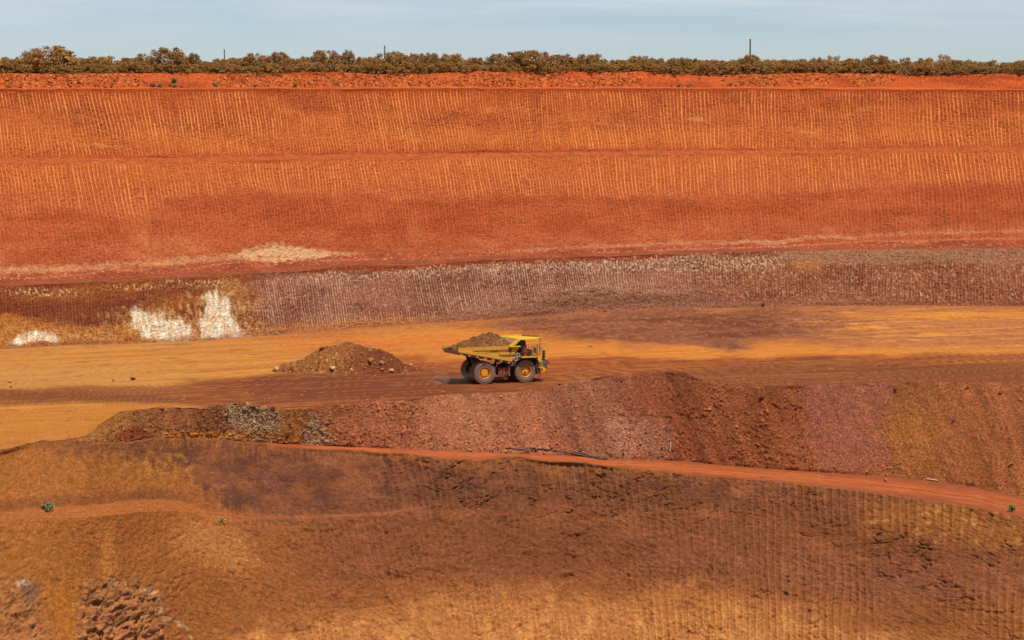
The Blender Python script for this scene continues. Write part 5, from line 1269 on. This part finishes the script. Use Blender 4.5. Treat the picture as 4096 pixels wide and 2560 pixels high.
# dust raised behind the wheels
def dust(name, loc, size, dens, label):
    bm = bmesh.new(); bmesh.ops.create_icosphere(bm, subdivisions=3, radius=1.0)
    me = bpy.data.meshes.new(name); bm.to_mesh(me); bm.free()
    m = bpy.data.materials.new('dust_volume'); m.use_nodes = True; t = m.node_tree; t.nodes.clear(); l = t.links.new
    tcn = N(t, 'ShaderNodeTexCoord'); ln = N(t, 'ShaderNodeVectorMath', operation='LENGTH'); l(tcn.outputs['Object'], ln.inputs[0])
    fo = N(t, 'ShaderNodeMapRange'); fo.interpolation_type = 'SMOOTHSTEP'; fo.inputs['From Min'].default_value = 0.1; fo.inputs['From Max'].default_value = 1.0; fo.inputs['To Min'].default_value = 1.0; fo.inputs['To Max'].default_value = 0.0; l(ln.outputs['Value'], fo.inputs['Value'])
    nn = N(t, 'ShaderNodeTexNoise'); nn.inputs['Scale'].default_value = 2.2; nn.inputs['Detail'].default_value = 4; l(tcn.outputs['Object'], nn.inputs['Vector'])
    mr_ = N(t, 'ShaderNodeMapRange'); mr_.inputs['From Min'].default_value = 0.4; mr_.inputs['From Max'].default_value = 0.7; mr_.inputs['To Max'].default_value = dens; l(nn.outputs['Fac'], mr_.inputs['Value'])
    mu_ = N(t, 'ShaderNodeMath', operation='MULTIPLY'); l(fo.outputs['Result'], mu_.inputs[0]); l(mr_.outputs['Result'], mu_.inputs[1])
    pv_ = N(t, 'ShaderNodeVolumePrincipled'); pv_.inputs['Color'].default_value = (0.95, 0.66, 0.42, 1); l(mu_.outputs[0], pv_.inputs['Density'])
    o_ = N(t, 'ShaderNodeOutputMaterial'); l(pv_.outputs['Volume'], o_.inputs['Volume'])
    me.materials.append(m)
    o = link(bpy.data.objects.new(name, me)); o.scale = size; o.rotation_euler = (0, 0, PSI)
    o.location = Matrix.Translation((o2.x, o2.y, 0)) @ Matrix.Rotation(PSI, 4, 'Z') @ Vector(loc)
    o['kind'] = 'stuff'; o['label'] = label; o['category'] = 'dust'
    return o
dust('dust_cloud', (-3.4, -0.6, 0.75), (4.6, 3.0, 1.3), 0.26, 'thin orange dust raised behind the rear wheels of the truck')

# ------------------------------------------------------------------ trees on the rim
def leaf_material(name, rgb_a, rgb_b):
    m = bpy.data.materials.new(name); m.use_nodes = True
    t = m.node_tree; b = t.nodes['Principled BSDF']; l = t.links.new
    b.inputs['Roughness'].default_value = 0.8; b.inputs['Specular IOR Level'].default_value = 0.15
    at = N(t, 'ShaderNodeAttribute', attribute_name='soil'); oi = N(t, 'ShaderNodeObjectInfo')
    sp = N(t, 'ShaderNodeSeparateColor'); l(at.outputs['Color'], sp.inputs[0])
    ad = N(t, 'ShaderNodeMath', operation='MULTIPLY_ADD'); ad.inputs[1].default_value = 0.45; l(oi.outputs['Random'], ad.inputs[0]); l(sp.outputs[0], ad.inputs[2])
    mx = N(t, 'ShaderNodeMix', data_type='RGBA'); mx.inputs['A'].default_value = C4(*rgb_a); mx.inputs['B'].default_value = C4(*rgb_b); mx.clamp_factor = True
    l(ad.outputs[0], mx.inputs['Factor']); l(mx.outputs['Result'], b.inputs['Base Color'])
    return m
M_leaf = leaf_material('mulga_leaves', (148, 106, 54), (198, 150, 82))
M_leafp = leaf_material('pale_leaves', (176, 132, 76), (222, 180, 118))
M_bark = paint('mulga_bark', (92, 66, 46), 0.9, dust=0.3, dust_rgb=(60, 44, 36), spec=0.1)
M_twig = paint('bare_twig', (120, 88, 66), 0.9, dust=0.3, spec=0.1)
M_shrub = leaf_material('saltbush_leaves', (126, 124, 76), (178, 172, 112))

def leaf_mesh(name, clumps, per, size, seed, mat, up=0.6, spread=0.5, rad=0.5):
    """crown of narrow leaf blades gathered in clumps; clumps = (centre, radius, tone)"""
    r = np.random.RandomState(seed); V = []; Cc = []
    for (c, rr_, tone) in clumps:
        n = int(per * rr_ ** 1.4 / rad ** 1.4)
        d = r.normal(size=(n, 3)); d /= np.linalg.norm(d, axis=1)[:, None] + 1e-9
        p = np.array(c) + d * (rr_ * r.rand(n) ** 0.45)[:, None] * np.array([1, 1, 0.8])
        ax = d * spread + np.array([0, 0, up]) + r.normal(size=(n, 3)) * 0.35; ax /= np.linalg.norm(ax, axis=1)[:, None]
        sd_ = np.cross(ax, r.normal(size=(n, 3))); sd_ /= np.linalg.norm(sd_, axis=1)[:, None] + 1e-9
        ln = size * (0.6 + 0.8 * r.rand(n)); wd = ln * 0.26
        a = p - ax * ln[:, None] * 0.5; b = p + ax * ln[:, None] * 0.5
        V.append(np.stack([a, p + sd_ * wd[:, None], b, p - sd_ * wd[:, None]], 1))
        tn = np.clip(0.25 + tone * 0.6 + r.normal(size=n) * 0.08, 0, 1)
        Cc.append(np.repeat(tn, 4))
    V = np.concatenate(V).reshape(-1, 3); tn = np.concatenate(Cc)
    fc = np.arange(len(V)).reshape(-1, 4)
    me = new_mesh(name, V, fc, np.stack([tn] * 3, 1)); me.materials.append(mat)
    return me
def tree_variant(seed, w=1.0, h=1.0, dense=1.0, open_=0.0, mat=None):
    """unit tree: height 1, width about w; stems fan out from the base, clumps sit on their ends and over the dome"""
    r = random.Random(seed); stems = MB(); cl = []
    ns = r.randint(5, 8)
    for i in range(ns):
        a = 2 * math.pi * (i + r.random() * 0.7) / ns; reach = w * r.uniform(0.16, 0.40); top_ = r.uniform(0.62, 0.9) * (1 - 0.25 * (reach / (0.5 * w)) ** 2)
        p0 = Vector((r.uniform(-.03, .03), r.uniform(-.03, .03), -0.02)); p3 = Vector((reach * math.cos(a), reach * math.sin(a), top_))
        pts = [p0, p0.lerp(p3, 0.33) + Vector((0, 0, 0.05)), p0.lerp(p3, 0.68) + Vector((r.uniform(-.03, .03), r.uniform(-.03, .03), 0.03)), p3]
        stems.tube(pts, [0.024, 0.018, 0.012, 0.005], 5)
        for b in range(3):
            q = pts[1].lerp(pts[3], r.uniform(0.15, 0.8)); e = q + Vector((r.uniform(-.16, .16) * w, r.uniform(-.16, .16) * w, r.uniform(0.08, 0.22)))
            stems.tube([q, q.lerp(e, 0.5) + Vector((0, 0, 0.02)), e], [0.010, 0.007, 0.003], 4)
            cl.append((tuple(e), r.uniform(0.07, 0.12), r.uniform(0.15, 0.6)))
        cl.append((tuple(p3), r.uniform(0.09, 0.14), r.uniform(0.2, 0.7)))
    nd = int(125 * dense)
    for i in range(nd):
        t = r.random() * 2 * math.pi; u = r.random()
        zz = 0.02 + 0.86 * u ** 0.8; rad = 0.46 * w * math.sqrt(max(0.04, 1 - (max(zz - 0.30, 0) / 0.66) ** 2)) * r.uniform(0.55, 1.0) * (0.72 + 0.28 * min(1, zz / 0.3))
        if open_ and zz < 0.45: continue
        lump = 1 + 0.10 * math.sin(3 * t + seed) + 0.07 * math.sin(5 * t + 2 * seed)
        cl.append(((rad * lump * math.cos(t), rad * lump * math.sin(t), zz * (1 + 0.07 * math.sin(4 * t + seed))), r.uniform(0.07, 0.12), r.uniform(0.1, 0.75)))
    lm = leaf_mesh('crown', cl, 46, 0.054, seed, mat or M_leaf, rad=0.10)
    tm = stems
    me = bpy.data.meshes.new('trunk'); me.from_pydata(tm.v, [], tm.f); me.materials.append(M_bark)
    return me, lm
def bare_variant(seed, leafy=0.3):
    r = random.Random(seed); m = MB(); cl = []
    def grow(p, d, ln, rad, depth):
        e = p + d * ln
        m.tube([p, p.lerp(e, 0.5) + Vector((r.uniform(-1, 1), r.uniform(-1, 1), 0)) * 0.02, e], [rad, rad * 0.8, rad * 0.6], 4)
        if depth == 0:
            if r.random() < leafy: cl.append((tuple(e), r.uniform(0.05, 0.08), r.uniform(0.2, 0.7)))
            return
        for i in range(3):
            nd = (d + Vector((r.uniform(-.75, .75), r.uniform(-.75, .75), r.uniform(-.05, .35)))).normalized()
            grow(e, nd, ln * r.uniform(0.6, 0.8), rad * 0.62, depth - 1)
    for i in range(2): grow(Vector((0, 0, -0.02)), Vector((r.uniform(-.25, .25), r.uniform(-.25, .25), 1)).normalized(), 0.32, 0.022, 4)
    cl.append(((0, 0, 0.8), 0.06, 0.4))
    lm = leaf_mesh('crown', cl, 26, 0.05, seed, M_leaf, rad=0.08)
    me = bpy.data.meshes.new('trunk'); me.from_pydata(m.v, [], m.f); me.materials.append(M_twig)
    return me, lm
DOME = [tree_variant(s, w=1.25) for s in (1, 2, 3, 4, 5)]
OPEN = [tree_variant(s, w=1.15, dense=0.55, open_=1) for s in (11, 12)]
PALE = [tree_variant(21, w=1.1, dense=0.6, open_=1, mat=M_leafp)]
BARE = [bare_variant(31, 0.3), bare_variant(32, 0.15)]
LOW = [tree_variant(s, w=1.8, dense=0.9) for s in (41, 42, 43)]
def put_tree(u, ptop, wpx, var, back, label, group='mulga trees of the scrub belt', name='mulga_tree', base_z=None, wunit=1.25):
    c = int(np.argmin(np.abs(U - u)))
    y = float(BC[c, 1]) + 1.2 + back
    x = (u - 2048) / F * y
    zb = (36.0 if back > 3 else float(np.interp(back, [0, 3], [BC[c, 2] - 0.25, 36.0]))) if base_z is None else base_z
    zt = HC + (345 - ptop) / F * y
    h = max(zt - zb, 0.8) / 0.98
    w = wpx * 1.22 / F * y / wunit
    o = empty(name, (x, y, zb), rnd.uniform(0, 6.28))
    tag(o, label, 'tree', group)
    for me, nm in ((var[0], 'trunk'), (var[1], 'crown')):
        ch = bpy.data.objects.new(nm, me); link(ch, o); ch.scale = (w, w, h)
    return o
gen = 'domed olive brown mulga tree in the scrub belt along the rim'
trees = [
    (211, 184, 195, DOME[0], 'tallest and broadest mulga tree, rounded, near the left end of the scrub belt'),
    (685, 190, 150, DOME[1], 'tall dark mulga tree with visible stems left of the leftmost pole'),
    (1310, 197, 125, OPEN[0], 'open crowned mulga tree with dark branches left of the second pole'),
    (1393, 200, 70, OPEN[1], 'sparse slender mulga tree left of the second pole'),
    (3325, 222, 80, PALE[0], 'pale sandy crowned tree right of the tallest pole'),
    (3497, 217, 110, DOME[2], 'high flat topped mulga tree in the right part of the belt'),
    (3612, 221, 75, BARE[0], 'nearly bare twiggy tree left of the thin pale post'),
    (3769, 217, 70, PALE[0], 'pale open tree rising just right of the thin pale post'),
    (3955, 232, 70, BARE[1], 'bare spindly tree near the right end of the belt'),
    (4075, 246, 70, DOME[3], 'dark low mulga tree at the far right edge of the belt'),
    (2108, 199, 160, DOME[4], 'broad high mulga tree at the middle of the scrub belt'),
    (1576, 203, 135, DOME[2], 'dark spreading mulga tree just right of the second pole'),
]
for (u, p, w, v, lab) in trees: put_tree(u, p, w, v, 2.0, lab)
more = [(55, 228, 130, 2), (130, 215, 80, 1), (350, 231, 80, 3), (415, 224, 140, 4), (518, 229, 90, 3), (580, 215, 80, 7), (775, 213, 75, 6), (830, 246, 60, 2), (885, 234, 85, 3), (940, 232, 70, 6), (1025, 213, 110, 3), (1118, 209, 110, 2), (1190, 234, 65, 4), (1232, 225, 75, 6),
        (1450, 226, 60, 5), (1485, 228, 85, 3), (1670, 214, 90, 5), (1725, 208, 80, 4), (1810, 214, 120, 3), (1905, 228, 90, 6), (1995, 215, 110, 2), (2180, 208, 80, 7), (2250, 214, 130, 3), (2360, 215, 130, 5), (2465, 237, 85, 2), (2553, 223, 110, 3), (2630, 240, 80, 4), (2710, 228, 105, 2),
        (2760, 232, 80, 5), (2850, 240, 140, 3), (2940, 238, 70, 4), (2996, 220, 105, 2), (3078, 240, 80, 3), (3135, 238, 70, 6), (3195, 234, 95, 4), (3260, 230, 70, 3), (3405, 234, 110, 2), (3555, 236, 60, 4), (3695, 231, 100, 3), (3824, 240, 90, 2), (3893, 246, 70, 4), (4018, 250, 80, 3), (-60, 232, 120, 3), (4160, 248, 110, 2), (-180, 226, 120, 4), (4270, 246, 120, 3)]
rank = sorted([t[0] for t in trees if t[0] > 0] + [m[0] for m in more if 0 < m[0] < 4096])
def nth(k): return '%d%s' % (k, 'th' if 10 <= k % 100 <= 20 else {1: 'st', 2: 'nd', 3: 'rd'}.get(k % 10, 'th'))
for i, (u, p, w, b) in enumerate(more):
    put_tree(u, p, w, DOME[i % 5], b, 'domed mulga tree, %s tall crown of the scrub belt counted from the left' % nth(rank.index(u) + 1) if u in rank else 'domed mulga tree at the outer end of the scrub belt')
for i in range(88):                                    # low front scrub that closes the belt
    u = -560 + i * 60 + rnd.uniform(-18, 18)
    put_tree(u, 250 + rnd.uniform(-10, 14), rnd.uniform(95, 140), LOW[i % 3], rnd.uniform(0.4, 1.6), 'low bushy mulga filling the front of the scrub belt', 'low bushes at the front of the scrub belt', 'mulga_bush', wunit=1.8)
for i in range(48):                                    # second rank behind
    u = -560 + i * 110 + rnd.uniform(-30, 30)
    put_tree(u, 237 + rnd.uniform(-8, 10) + max(0, (u - 2400) / 240), rnd.uniform(110, 160), DOME[(i * 3 + 1) % 5], rnd.uniform(9, 16), 'mulga tree in the rear rank of the scrub belt', 'rear mulga trees of the scrub belt')

# ------------------------------------------------------------------ poles
M_pole = paint('weathered_pole', (104, 92, 66), 0.9, dust=0.4, dust_rgb=(70, 62, 48), spec=0.1)
M_post = paint('pale_post', (206, 170, 130), 0.8, dust=0.3, spec=0.1)
def pole(u, ptop, wpx, back, mat, label, name='utility_pole', cap=True):
    c = int(np.argmin(np.abs(U - u))); y = float(BC[c, 1]) + back; x = (u - 2048) / F * y
    zb = 35.9; h = HC + (345 - ptop) / F * y - zb; r = wpx / F * y / 2
    o = empty(name, (x, y, zb)); tag(o, label, 'pole' if cap else 'post')
    MB().tube([(0, 0, -0.1), (0, 0, h * 0.5), (0, 0, h)], [r * 1.1, r, r * 0.92], 10).build('shaft', mat, o, smooth=True)
    MB().tube([(0, 0, h - 0.12), (0, 0, h + 0.02)], r * 1.08, 10).build('cap', mat, o)
    return o
pole(903, 200, 5, 22, M_pole, 'short dark wooden pole standing behind the scrub, leftmost of three')
pole(1541, 185, 5, 22, M_pole, 'dark wooden pole just showing above the trees, middle of three')
pole(2996, 158, 6.5, 10, M_pole, 'tallest wooden pole rising well above the scrub belt')
pole(3724, 244, 3.5, 0.3, M_post, 'thin pale post standing on the bund crest before the trees', 'marker_post', False)

# ------------------------------------------------------------------ shrubs
def shrub_variant(seed, n=12, mat=None):
    r = random.Random(seed); cl = []; m = MB()
    for i in range(n):
        a = r.random() * 6.28; q = r.uniform(0.05, 0.42); z = r.uniform(0.15, 0.62) * (1 - q * 0.6)
        cl.append(((q * math.cos(a), q * math.sin(a), z), r.uniform(0.14, 0.24), r.uniform(0.2, 0.8)))
        m.tube([(0, 0, -0.05), (q * 0.5 * math.cos(a), q * 0.5 * math.sin(a), z * 0.6), (q * math.cos(a), q * math.sin(a), z)], [0.02, 0.014, 0.006], 4)
    lm = leaf_mesh('foliage', cl, 42, 0.14, seed, mat or M_shrub, rad=0.2)
    me = bpy.data.meshes.new('stem'); me.from_pydata(m.v, [], m.f); me.materials.append(M_bark)
    return me, lm
SH = [shrub_variant(s) for s in (61, 62, 63)]
M_gsh = leaf_material('green_leaves', (84, 116, 66), (132, 156, 96))
SHG = [shrub_variant(64, 14, M_gsh)]
M_dry = leaf_material('dry_grass', (190, 150, 96), (226, 190, 134))
def put_shrub(pos, size, var, label, group=None, name='saltbush'):
    o = empty(name, (pos[0], pos[1], pos[2] - 0.03), rnd.uniform(0, 6.28)); tag(o, label, 'shrub', group)
    for me, nm in ((var[0], 'stem'), (var[1], 'foliage')):
        ch = bpy.data.objects.new(nm, me); link(ch, o); ch.scale = (size, size, size * 0.95)
    return o
bl_lab = 'small grey green saltbush growing on the rubble of the rim bund'
sh = [(36, 352, .7), (82, 351, .5), (262, 352, .35), (420, 351, .55), (447, 350, .5), (454, 337, .45), (503, 325, .45), (552, 331, .5), (553, 345, .45), (607, 347, .9), (642, 348, .9), (680, 343, .6), (697, 348, .8), (730, 350, .5), (753, 351, .4), (862, 343, .95), (1020, 348, .75),
      (1177, 347, .85), (1200, 341, .4), (1233, 340, .6), (1340, 341, .85), (1415, 292, .45), (2026, 313, .35), (1352, 344, .55), (2655, 303, .5), (2716, 350, .8), (2752, 346, .6), (2762, 340, .5), (2798, 317, .5), (2893, 324, .65), (2923, 344, .75), (3070, 340, .7), (3098, 342, .55), (3118, 343, .4)]
for i, (u, p, s_) in enumerate(sh):
    pos, n_ = bd.at(u, p); put_shrub(pos, s_ * 1.15, SH[i % 3], 'small grey green saltbush on the rim bund, %s from the left' % nth(sorted(t[0] for t in sh).index(u) + 1), 'saltbushes on the rim bund')
pos, _ = bd.at(697, 330); put_shrub(pos, 1.15, SHG[0], 'largest dark green bush on the left part of the rim bund')
pos, _ = f_b.at(187, 2052); put_shrub(pos, 1.5, SH[0], 'round grey green bush alone on the lower left bench')
pos, _ = rm.at(4050, 2052); put_shrub(pos + Vector((0, 0.2, 0.1)), 1.1, SHG[0], 'green bush on the edge of the ramp at the right')
pos, _ = f_b.at(878, 2098); gt = shrub_variant(66, 9, M_dry); put_shrub(pos, 0.9, gt, 'tuft of dry pale grass on the lower left bench', name='grass_tuft')

# ------------------------------------------------------------------ stones on the dump slope and ramp
nz_ = np.clip(np.linalg.norm(DT - DC, axis=1) / 3.0, 0, 1)[None]
dd = (0.15 + coarse ** 1.5 + 0.8 * ss(0.75, 0.98, dp.v)) * nz_ * (1 - 0.6 * ss(3560, 3650, dp.U)) * (1 - 0.7 * mauve) + 2.2 * gg
ckx = np.array([C(*k[1]) for k in keys])
def dump_col(u, p, r):
    b = np.stack([np.interp(u - 0.35 * (p - 1600), kx, ckx[:, i]) for i in range(3)], 1)
    a = r.rand(len(u))[:, None]
    pale = C(206, 164, 138); 
    g_ = ((u > 880) & (u < 1130) | (u > 1215) & (u < 1340)) & (r.rand(len(u)) < 0.6)
    b = np.where(g_[:, None], C(190, 156, 122), b)
    return np.where(a < 0.85, b * (0.8 + 0.55 * a), b * 0.5 + pale * 0.5)
scatter_stuff('slope_stones', dp, 5500, (0.08, 0.34), dd, dump_col, 7, 0.4, kind_label=('loose stones covering the dump slope below the haul road', 'stones'))
one = [
    (2243, 1542, 0.62, R_dark, 'single dark maroon rock on the crest of the dump slope just right of the truck'),
    (992, 1618, 0.75, R_pale, 'pale rock perched on the crest beside the grey rubble patch'),
    (1012, 1630, 0.7, R_brown, 'flat orange brown rock on the crest right of the perched pale rock'),
    (1053, 1638, 0.85, R_pale, 'wide yellowish slab on the crest right of the grey rubble patch'),
    (1090, 1638, 0.75, R_dark, 'dark grey brown rock at the crest right of the yellowish slab'),
    (1148, 1746, 1.0, R_dark, 'dark maroon block near the foot of the slope below the ochre streak'),
    (1218, 1725, 0.5, R_grey, 'upper left of two grey stones low on the slope beside the grey streak'),
    (1238, 1734, 0.7, R_grey, 'larger grey stone low on the slope beside the grey streak'),
    (901, 1722, 0.65, R_dark, 'dark brown rock on the lower slope left of the grey rubble patch'),
    (933, 1737, 0.5, R_grey, 'upright grey stone near the foot of the slope'),
    (645, 1640, 0.7, R_dark, 'purple brown rock on the crest at the left end of the slope'),
    (535, 1660, 0.45, R_dark, 'small dark rock on the heap at the left end of the slope'),
    (1165, 1697, 0.4, R_grey, 'small grey stone on the ochre streak of the slope'),
    (1875, 1806, 0.9, R_brown, 'brown clod on the near edge of the ramp left of the black hose'),
    (2018, 1812, 1.15, R_brown, 'large rounded brown clod on the ramp at the left end of the hose'),
    (2140, 1803, 0.95, R_brown, 'brown clod lying on the black hose'),
    (2178, 1818, 0.62, R_or, 'orange stone on the ramp just below the black hose'),
    (2205, 1797, 0.5, R_or, 'flat orange stone at the foot of the slope above the hose'),
    (2228, 1779, 0.42, R_or, 'orange stone on the lower slope above the hose'),
    (2235, 1716, 0.42, R_or, 'orange stone half way up the slope above the hose'),
    (2440, 1735, 0.36, R_or, 'orange stone on the upper edge of the pale rubble patch'),
    (2520, 1754, 0.42, R_or, 'orange stone in the middle of the pale rubble patch'),
    (2558, 1778, 0.5, R_or, 'orange stone low in the pale rubble patch'),
    (2623, 1753, 0.5, R_or, 'orange stone at the right edge of the pale rubble patch'),
    (2550, 1795, 0.42, R_or, 'lowest orange stone of the pale rubble patch'),
    (2490, 1802, 0.4, R_or, 'orange stone below the slanting stick'),
    (1862, 1770, 0.42, R_or, 'left of two orange stones at the foot of the slope left of the hose'),
    (1880, 1773, 0.55, R_pale, 'right, paler of two stones at the foot of the slope left of the hose'),
    (1990, 1775, 0.4, R_or, 'orange stone at the slope foot above the large brown clod'),
    (1600, 1775, 0.42, R_or, 'orange stone at the slope foot in the left half of the ramp'),
    (1912, 1603, 0.35, R_or, 'small orange stone high on the slope below the truck'),
    (2003, 1590, 0.55, R_or, 'flat orange stone near the crest below the truck'),
    (1750, 1600, 0.4, R_or, 'small orange stone near the crest left below the truck'),
    (1470, 1590, 0.3, R_pale, 'small pale stone near the crest of the middle slope'),
    (3045, 1598, 0.85, R_dark, 'dark brown rock high on the red part of the slope'),
    (2838, 1640, 0.6, R_pale, 'tan rock on the red part of the slope'),
    (3185, 1635, 0.55, R_dark, 'left of two dark rocks at the left edge of the mauve patch'),
    (3205, 1632, 0.5, R_dark, 'right of two dark rocks at the left edge of the mauve patch'),
    (3580, 1560, 0.75, R_dark, 'dark rock on the crest at the right edge of the mauve patch'),
    (3868, 1556, 0.6, R_dark, 'dark rock near the crest on the ochre slope at the right'),
    (4000, 1580, 0.6, R_dark, 'dark rock near the crest at the far right'),
    (4080, 1606, 0.75, R_or, 'orange slab high on the slope at the right edge'),
    (3812, 1690, 0.5, R_dark, 'small dark rock in the middle of the ochre slope at the right'),
    (3045, 1908, 0.62, R_brown, 'brown stone on the ramp below the red slope'),
    (3542, 1926, 0.72, R_grey, 'grey stone in the middle of the right part of the ramp'),
    (4048, 1866, 0.8, R_brown, 'brown rock low on the slope at the right edge'),
    (2944, 1712, 0.55, R_or, 'orange slab in the middle of the red slope'),
    (2946, 1737, 0.4, R_grey, 'small grey stone below the orange slab on the red slope'),
]
for i, (u, p, s_, v, lab) in enumerate(one):
    best = min((dp, rm, wr), key=lambda st: abs(st.P[np.argmin(np.abs(st.P[:, np.argmin(np.abs(U - u))] - p)), np.argmin(np.abs(U - u))] - p))
    pos, n_ = best.at(u, p)
    put_rock('rock', v[i % 7], pos, s_, lab, 'rock', sink=0.2)
rs = np.random.RandomState(5)
w_ = (dd * (0.3 + ss(0.7, 0.98, dp.v))).ravel(); w_ /= w_.sum()
for j in rs.choice(w_.size, 90, p=w_):
    u_, p_ = dp.U.reshape(-1)[j], dp.P.reshape(-1)[j]
    grey_here = 880 < u_ < 1130 or 1200 < u_ < 1340
    v = R_grey if grey_here else (R_or if rs.rand() < 0.35 else (R_dark if rs.rand() < 0.4 else R_brown))
    put_rock('rock', v[j % 7], dp.pos.reshape(-1, 3)[j], rs.uniform(0.3, 0.5), {0: 'grey stone in the grey rubble patches of the dump slope', 1: 'small orange stone scattered on the dump slope', 2: 'small maroon stone scattered on the dump slope', 3: 'small brown stone scattered on the dump slope'}[[R_grey, R_or, R_dark, R_brown].index(v)], 'rock', 'small stones scattered on the dump slope')
# stones on the haul bench
for i, (u, p, s_, v, lab) in enumerate([
    (38, 1560, 0.75, R_pale, 'pale stone at the left edge of the haul road'), (42, 1578, 0.5, R_dark, 'dark stone just below the pale stone at the left edge'),
    (535, 1541, 0.75, R_dark, 'dark clod among the dirt lumps on the left of the haul road'), (455, 1547, 0.5, R_brown, 'brown clod left of the dark clod on the haul road'),
    (2365, 1408, 0.55, R_grey, 'grey stone alone on the ochre floor right of the truck'), (3195, 1324, 0.7, R_grey, 'grey stone on the purple rubble floor'),
    (3052, 1222, 0.9, R_dark, 'dark boulder at the right foot of the grey scree fan'), (1108, 1340, 0.8, R_grey, 'grey boulder at the foot of the lower face behind the road'),
    (2420, 1253, 0.95, R_dark, 'dark boulder at the foot of the scree fan'), (2360, 1262, 0.8, R_brown, 'brown boulder at the left foot of the scree fan')]):
    best = fl if p > np.interp(u, U, P_lt) else lw
    pos, n_ = best.at(u, p); put_rock('boulder', v[i % 7], pos, s_, lab, 'boulder', sink=0.15)

# ------------------------------------------------------------------ hose, stakes, sticks
M_hose = paint('black_poly_pipe', (44, 46, 50), 0.45, dust=0.12, spec=0.5)
def along(pts, dz):
    out = []
    for (u, p) in pts:
        best = rm if p > np.interp(u, U, P_dt) else dp
        q, n_ = best.at(u, p); out.append(Vector((q.x, q.y, q.z + dz)))
    return out
def smooth_path(pts, n=8):
    out = []
    for i in range(len(pts) - 1):
        p0, p1, p2, p3 = pts[max(i - 1, 0)], pts[i], pts[i + 1], pts[min(i + 2, len(pts) - 1)]
        for k in range(n):
            t = k / n
            out.append(0.5 * ((2 * p1) + (p2 - p0) * t + (2 * p0 - 5 * p1 + 4 * p2 - p3) * t * t + (3 * p1 - p0 - 3 * p2 + p3) * t ** 3))
    return out + [pts[-1]]
h1 = MB().tube(smooth_path(along([(2034, 1796), (2075, 1801), (2120, 1799), (2170, 1801), (2230, 1809), (2290, 1818), (2350, 1829), (2395, 1838), (2430, 1839)], 0.12)), 0.085, 8).build('hose', M_hose, smooth=True)
tag(h1, 'long black poly pipe lying along the foot of the slope on the ramp', 'pipe')
h2 = MB().tube(smooth_path(along([(2288, 1815), (2330, 1820), (2370, 1828), (2405, 1835), (2432, 1838)], 0.13)), 0.07, 8).build('hose', M_hose, smooth=True)
tag(h2, 'shorter black pipe beside the right end of the long one', 'pipe')
M_white = paint('white_plastic', (236, 228, 214), 0.5, dust=0.08)
def stick(a, b, r, mat, name, label, cat, lift_a=0.0, lift_b=0.0):
    pa, pb = along([a], 0.03)[0], along([b], 0.03)[0]
    pa.z += lift_a; pb.z += lift_b
    o = MB().tube([pa, pa.lerp(pb, 0.5), pb], r, 6).build(name, mat); tag(o, label, cat); return o
b0 = along([(2679, 1809)], 0)[0]
st1 = MB().tube([b0, b0 + Vector((0.12, 0.05, 1.15))], 0.045, 6).build('marker_stake', M_white); tag(st1, 'white stake standing at the foot of the red slope', 'stake')
stick((2459, 1797), (2497, 1817), 0.04, M_stick, 'stick', 'pale stick lying slantwise at the foot of the slope', 'stick', 0.1, 0.05)
stick((3705, 1918), (3750, 1925), 0.06, M_white, 'plastic_tube', 'white tube lying on the rubble at the right of the ramp', 'tube', 0.1, 0.1)
b0 = rm.at(3273, 1930)[0]
st2 = MB().tube([b0, b0 + Vector((0, 0, 1.5))], 0.022, 5).build('marker_rod', M_stick); tag(st2, 'thin upright rod standing on the near edge of the ramp', 'rod')
b0 = rm.at(2137, 1838)[0]
st3 = MB().tube([b0, b0 + Vector((-0.1, 0, 0.42))], 0.02, 5).build('dry_stalk', M_stick); tag(st3, 'short dry stalk on the ramp edge below the hose', 'stalk')
pa, pb = bd.at(709, 342)[0], bd.at(737, 349)[0]
st4 = MB().tube([pa + Vector((0, 0, .15)), pa.lerp(pb, .5) + Vector((0, 0, .12)), pb + Vector((0, 0, .1))], 0.05, 5).build('branch', M_post); tag(st4, 'pale dead branch lying at the foot of the rim bund', 'branch')
print('all', round(time.time() - T0, 1), 's')
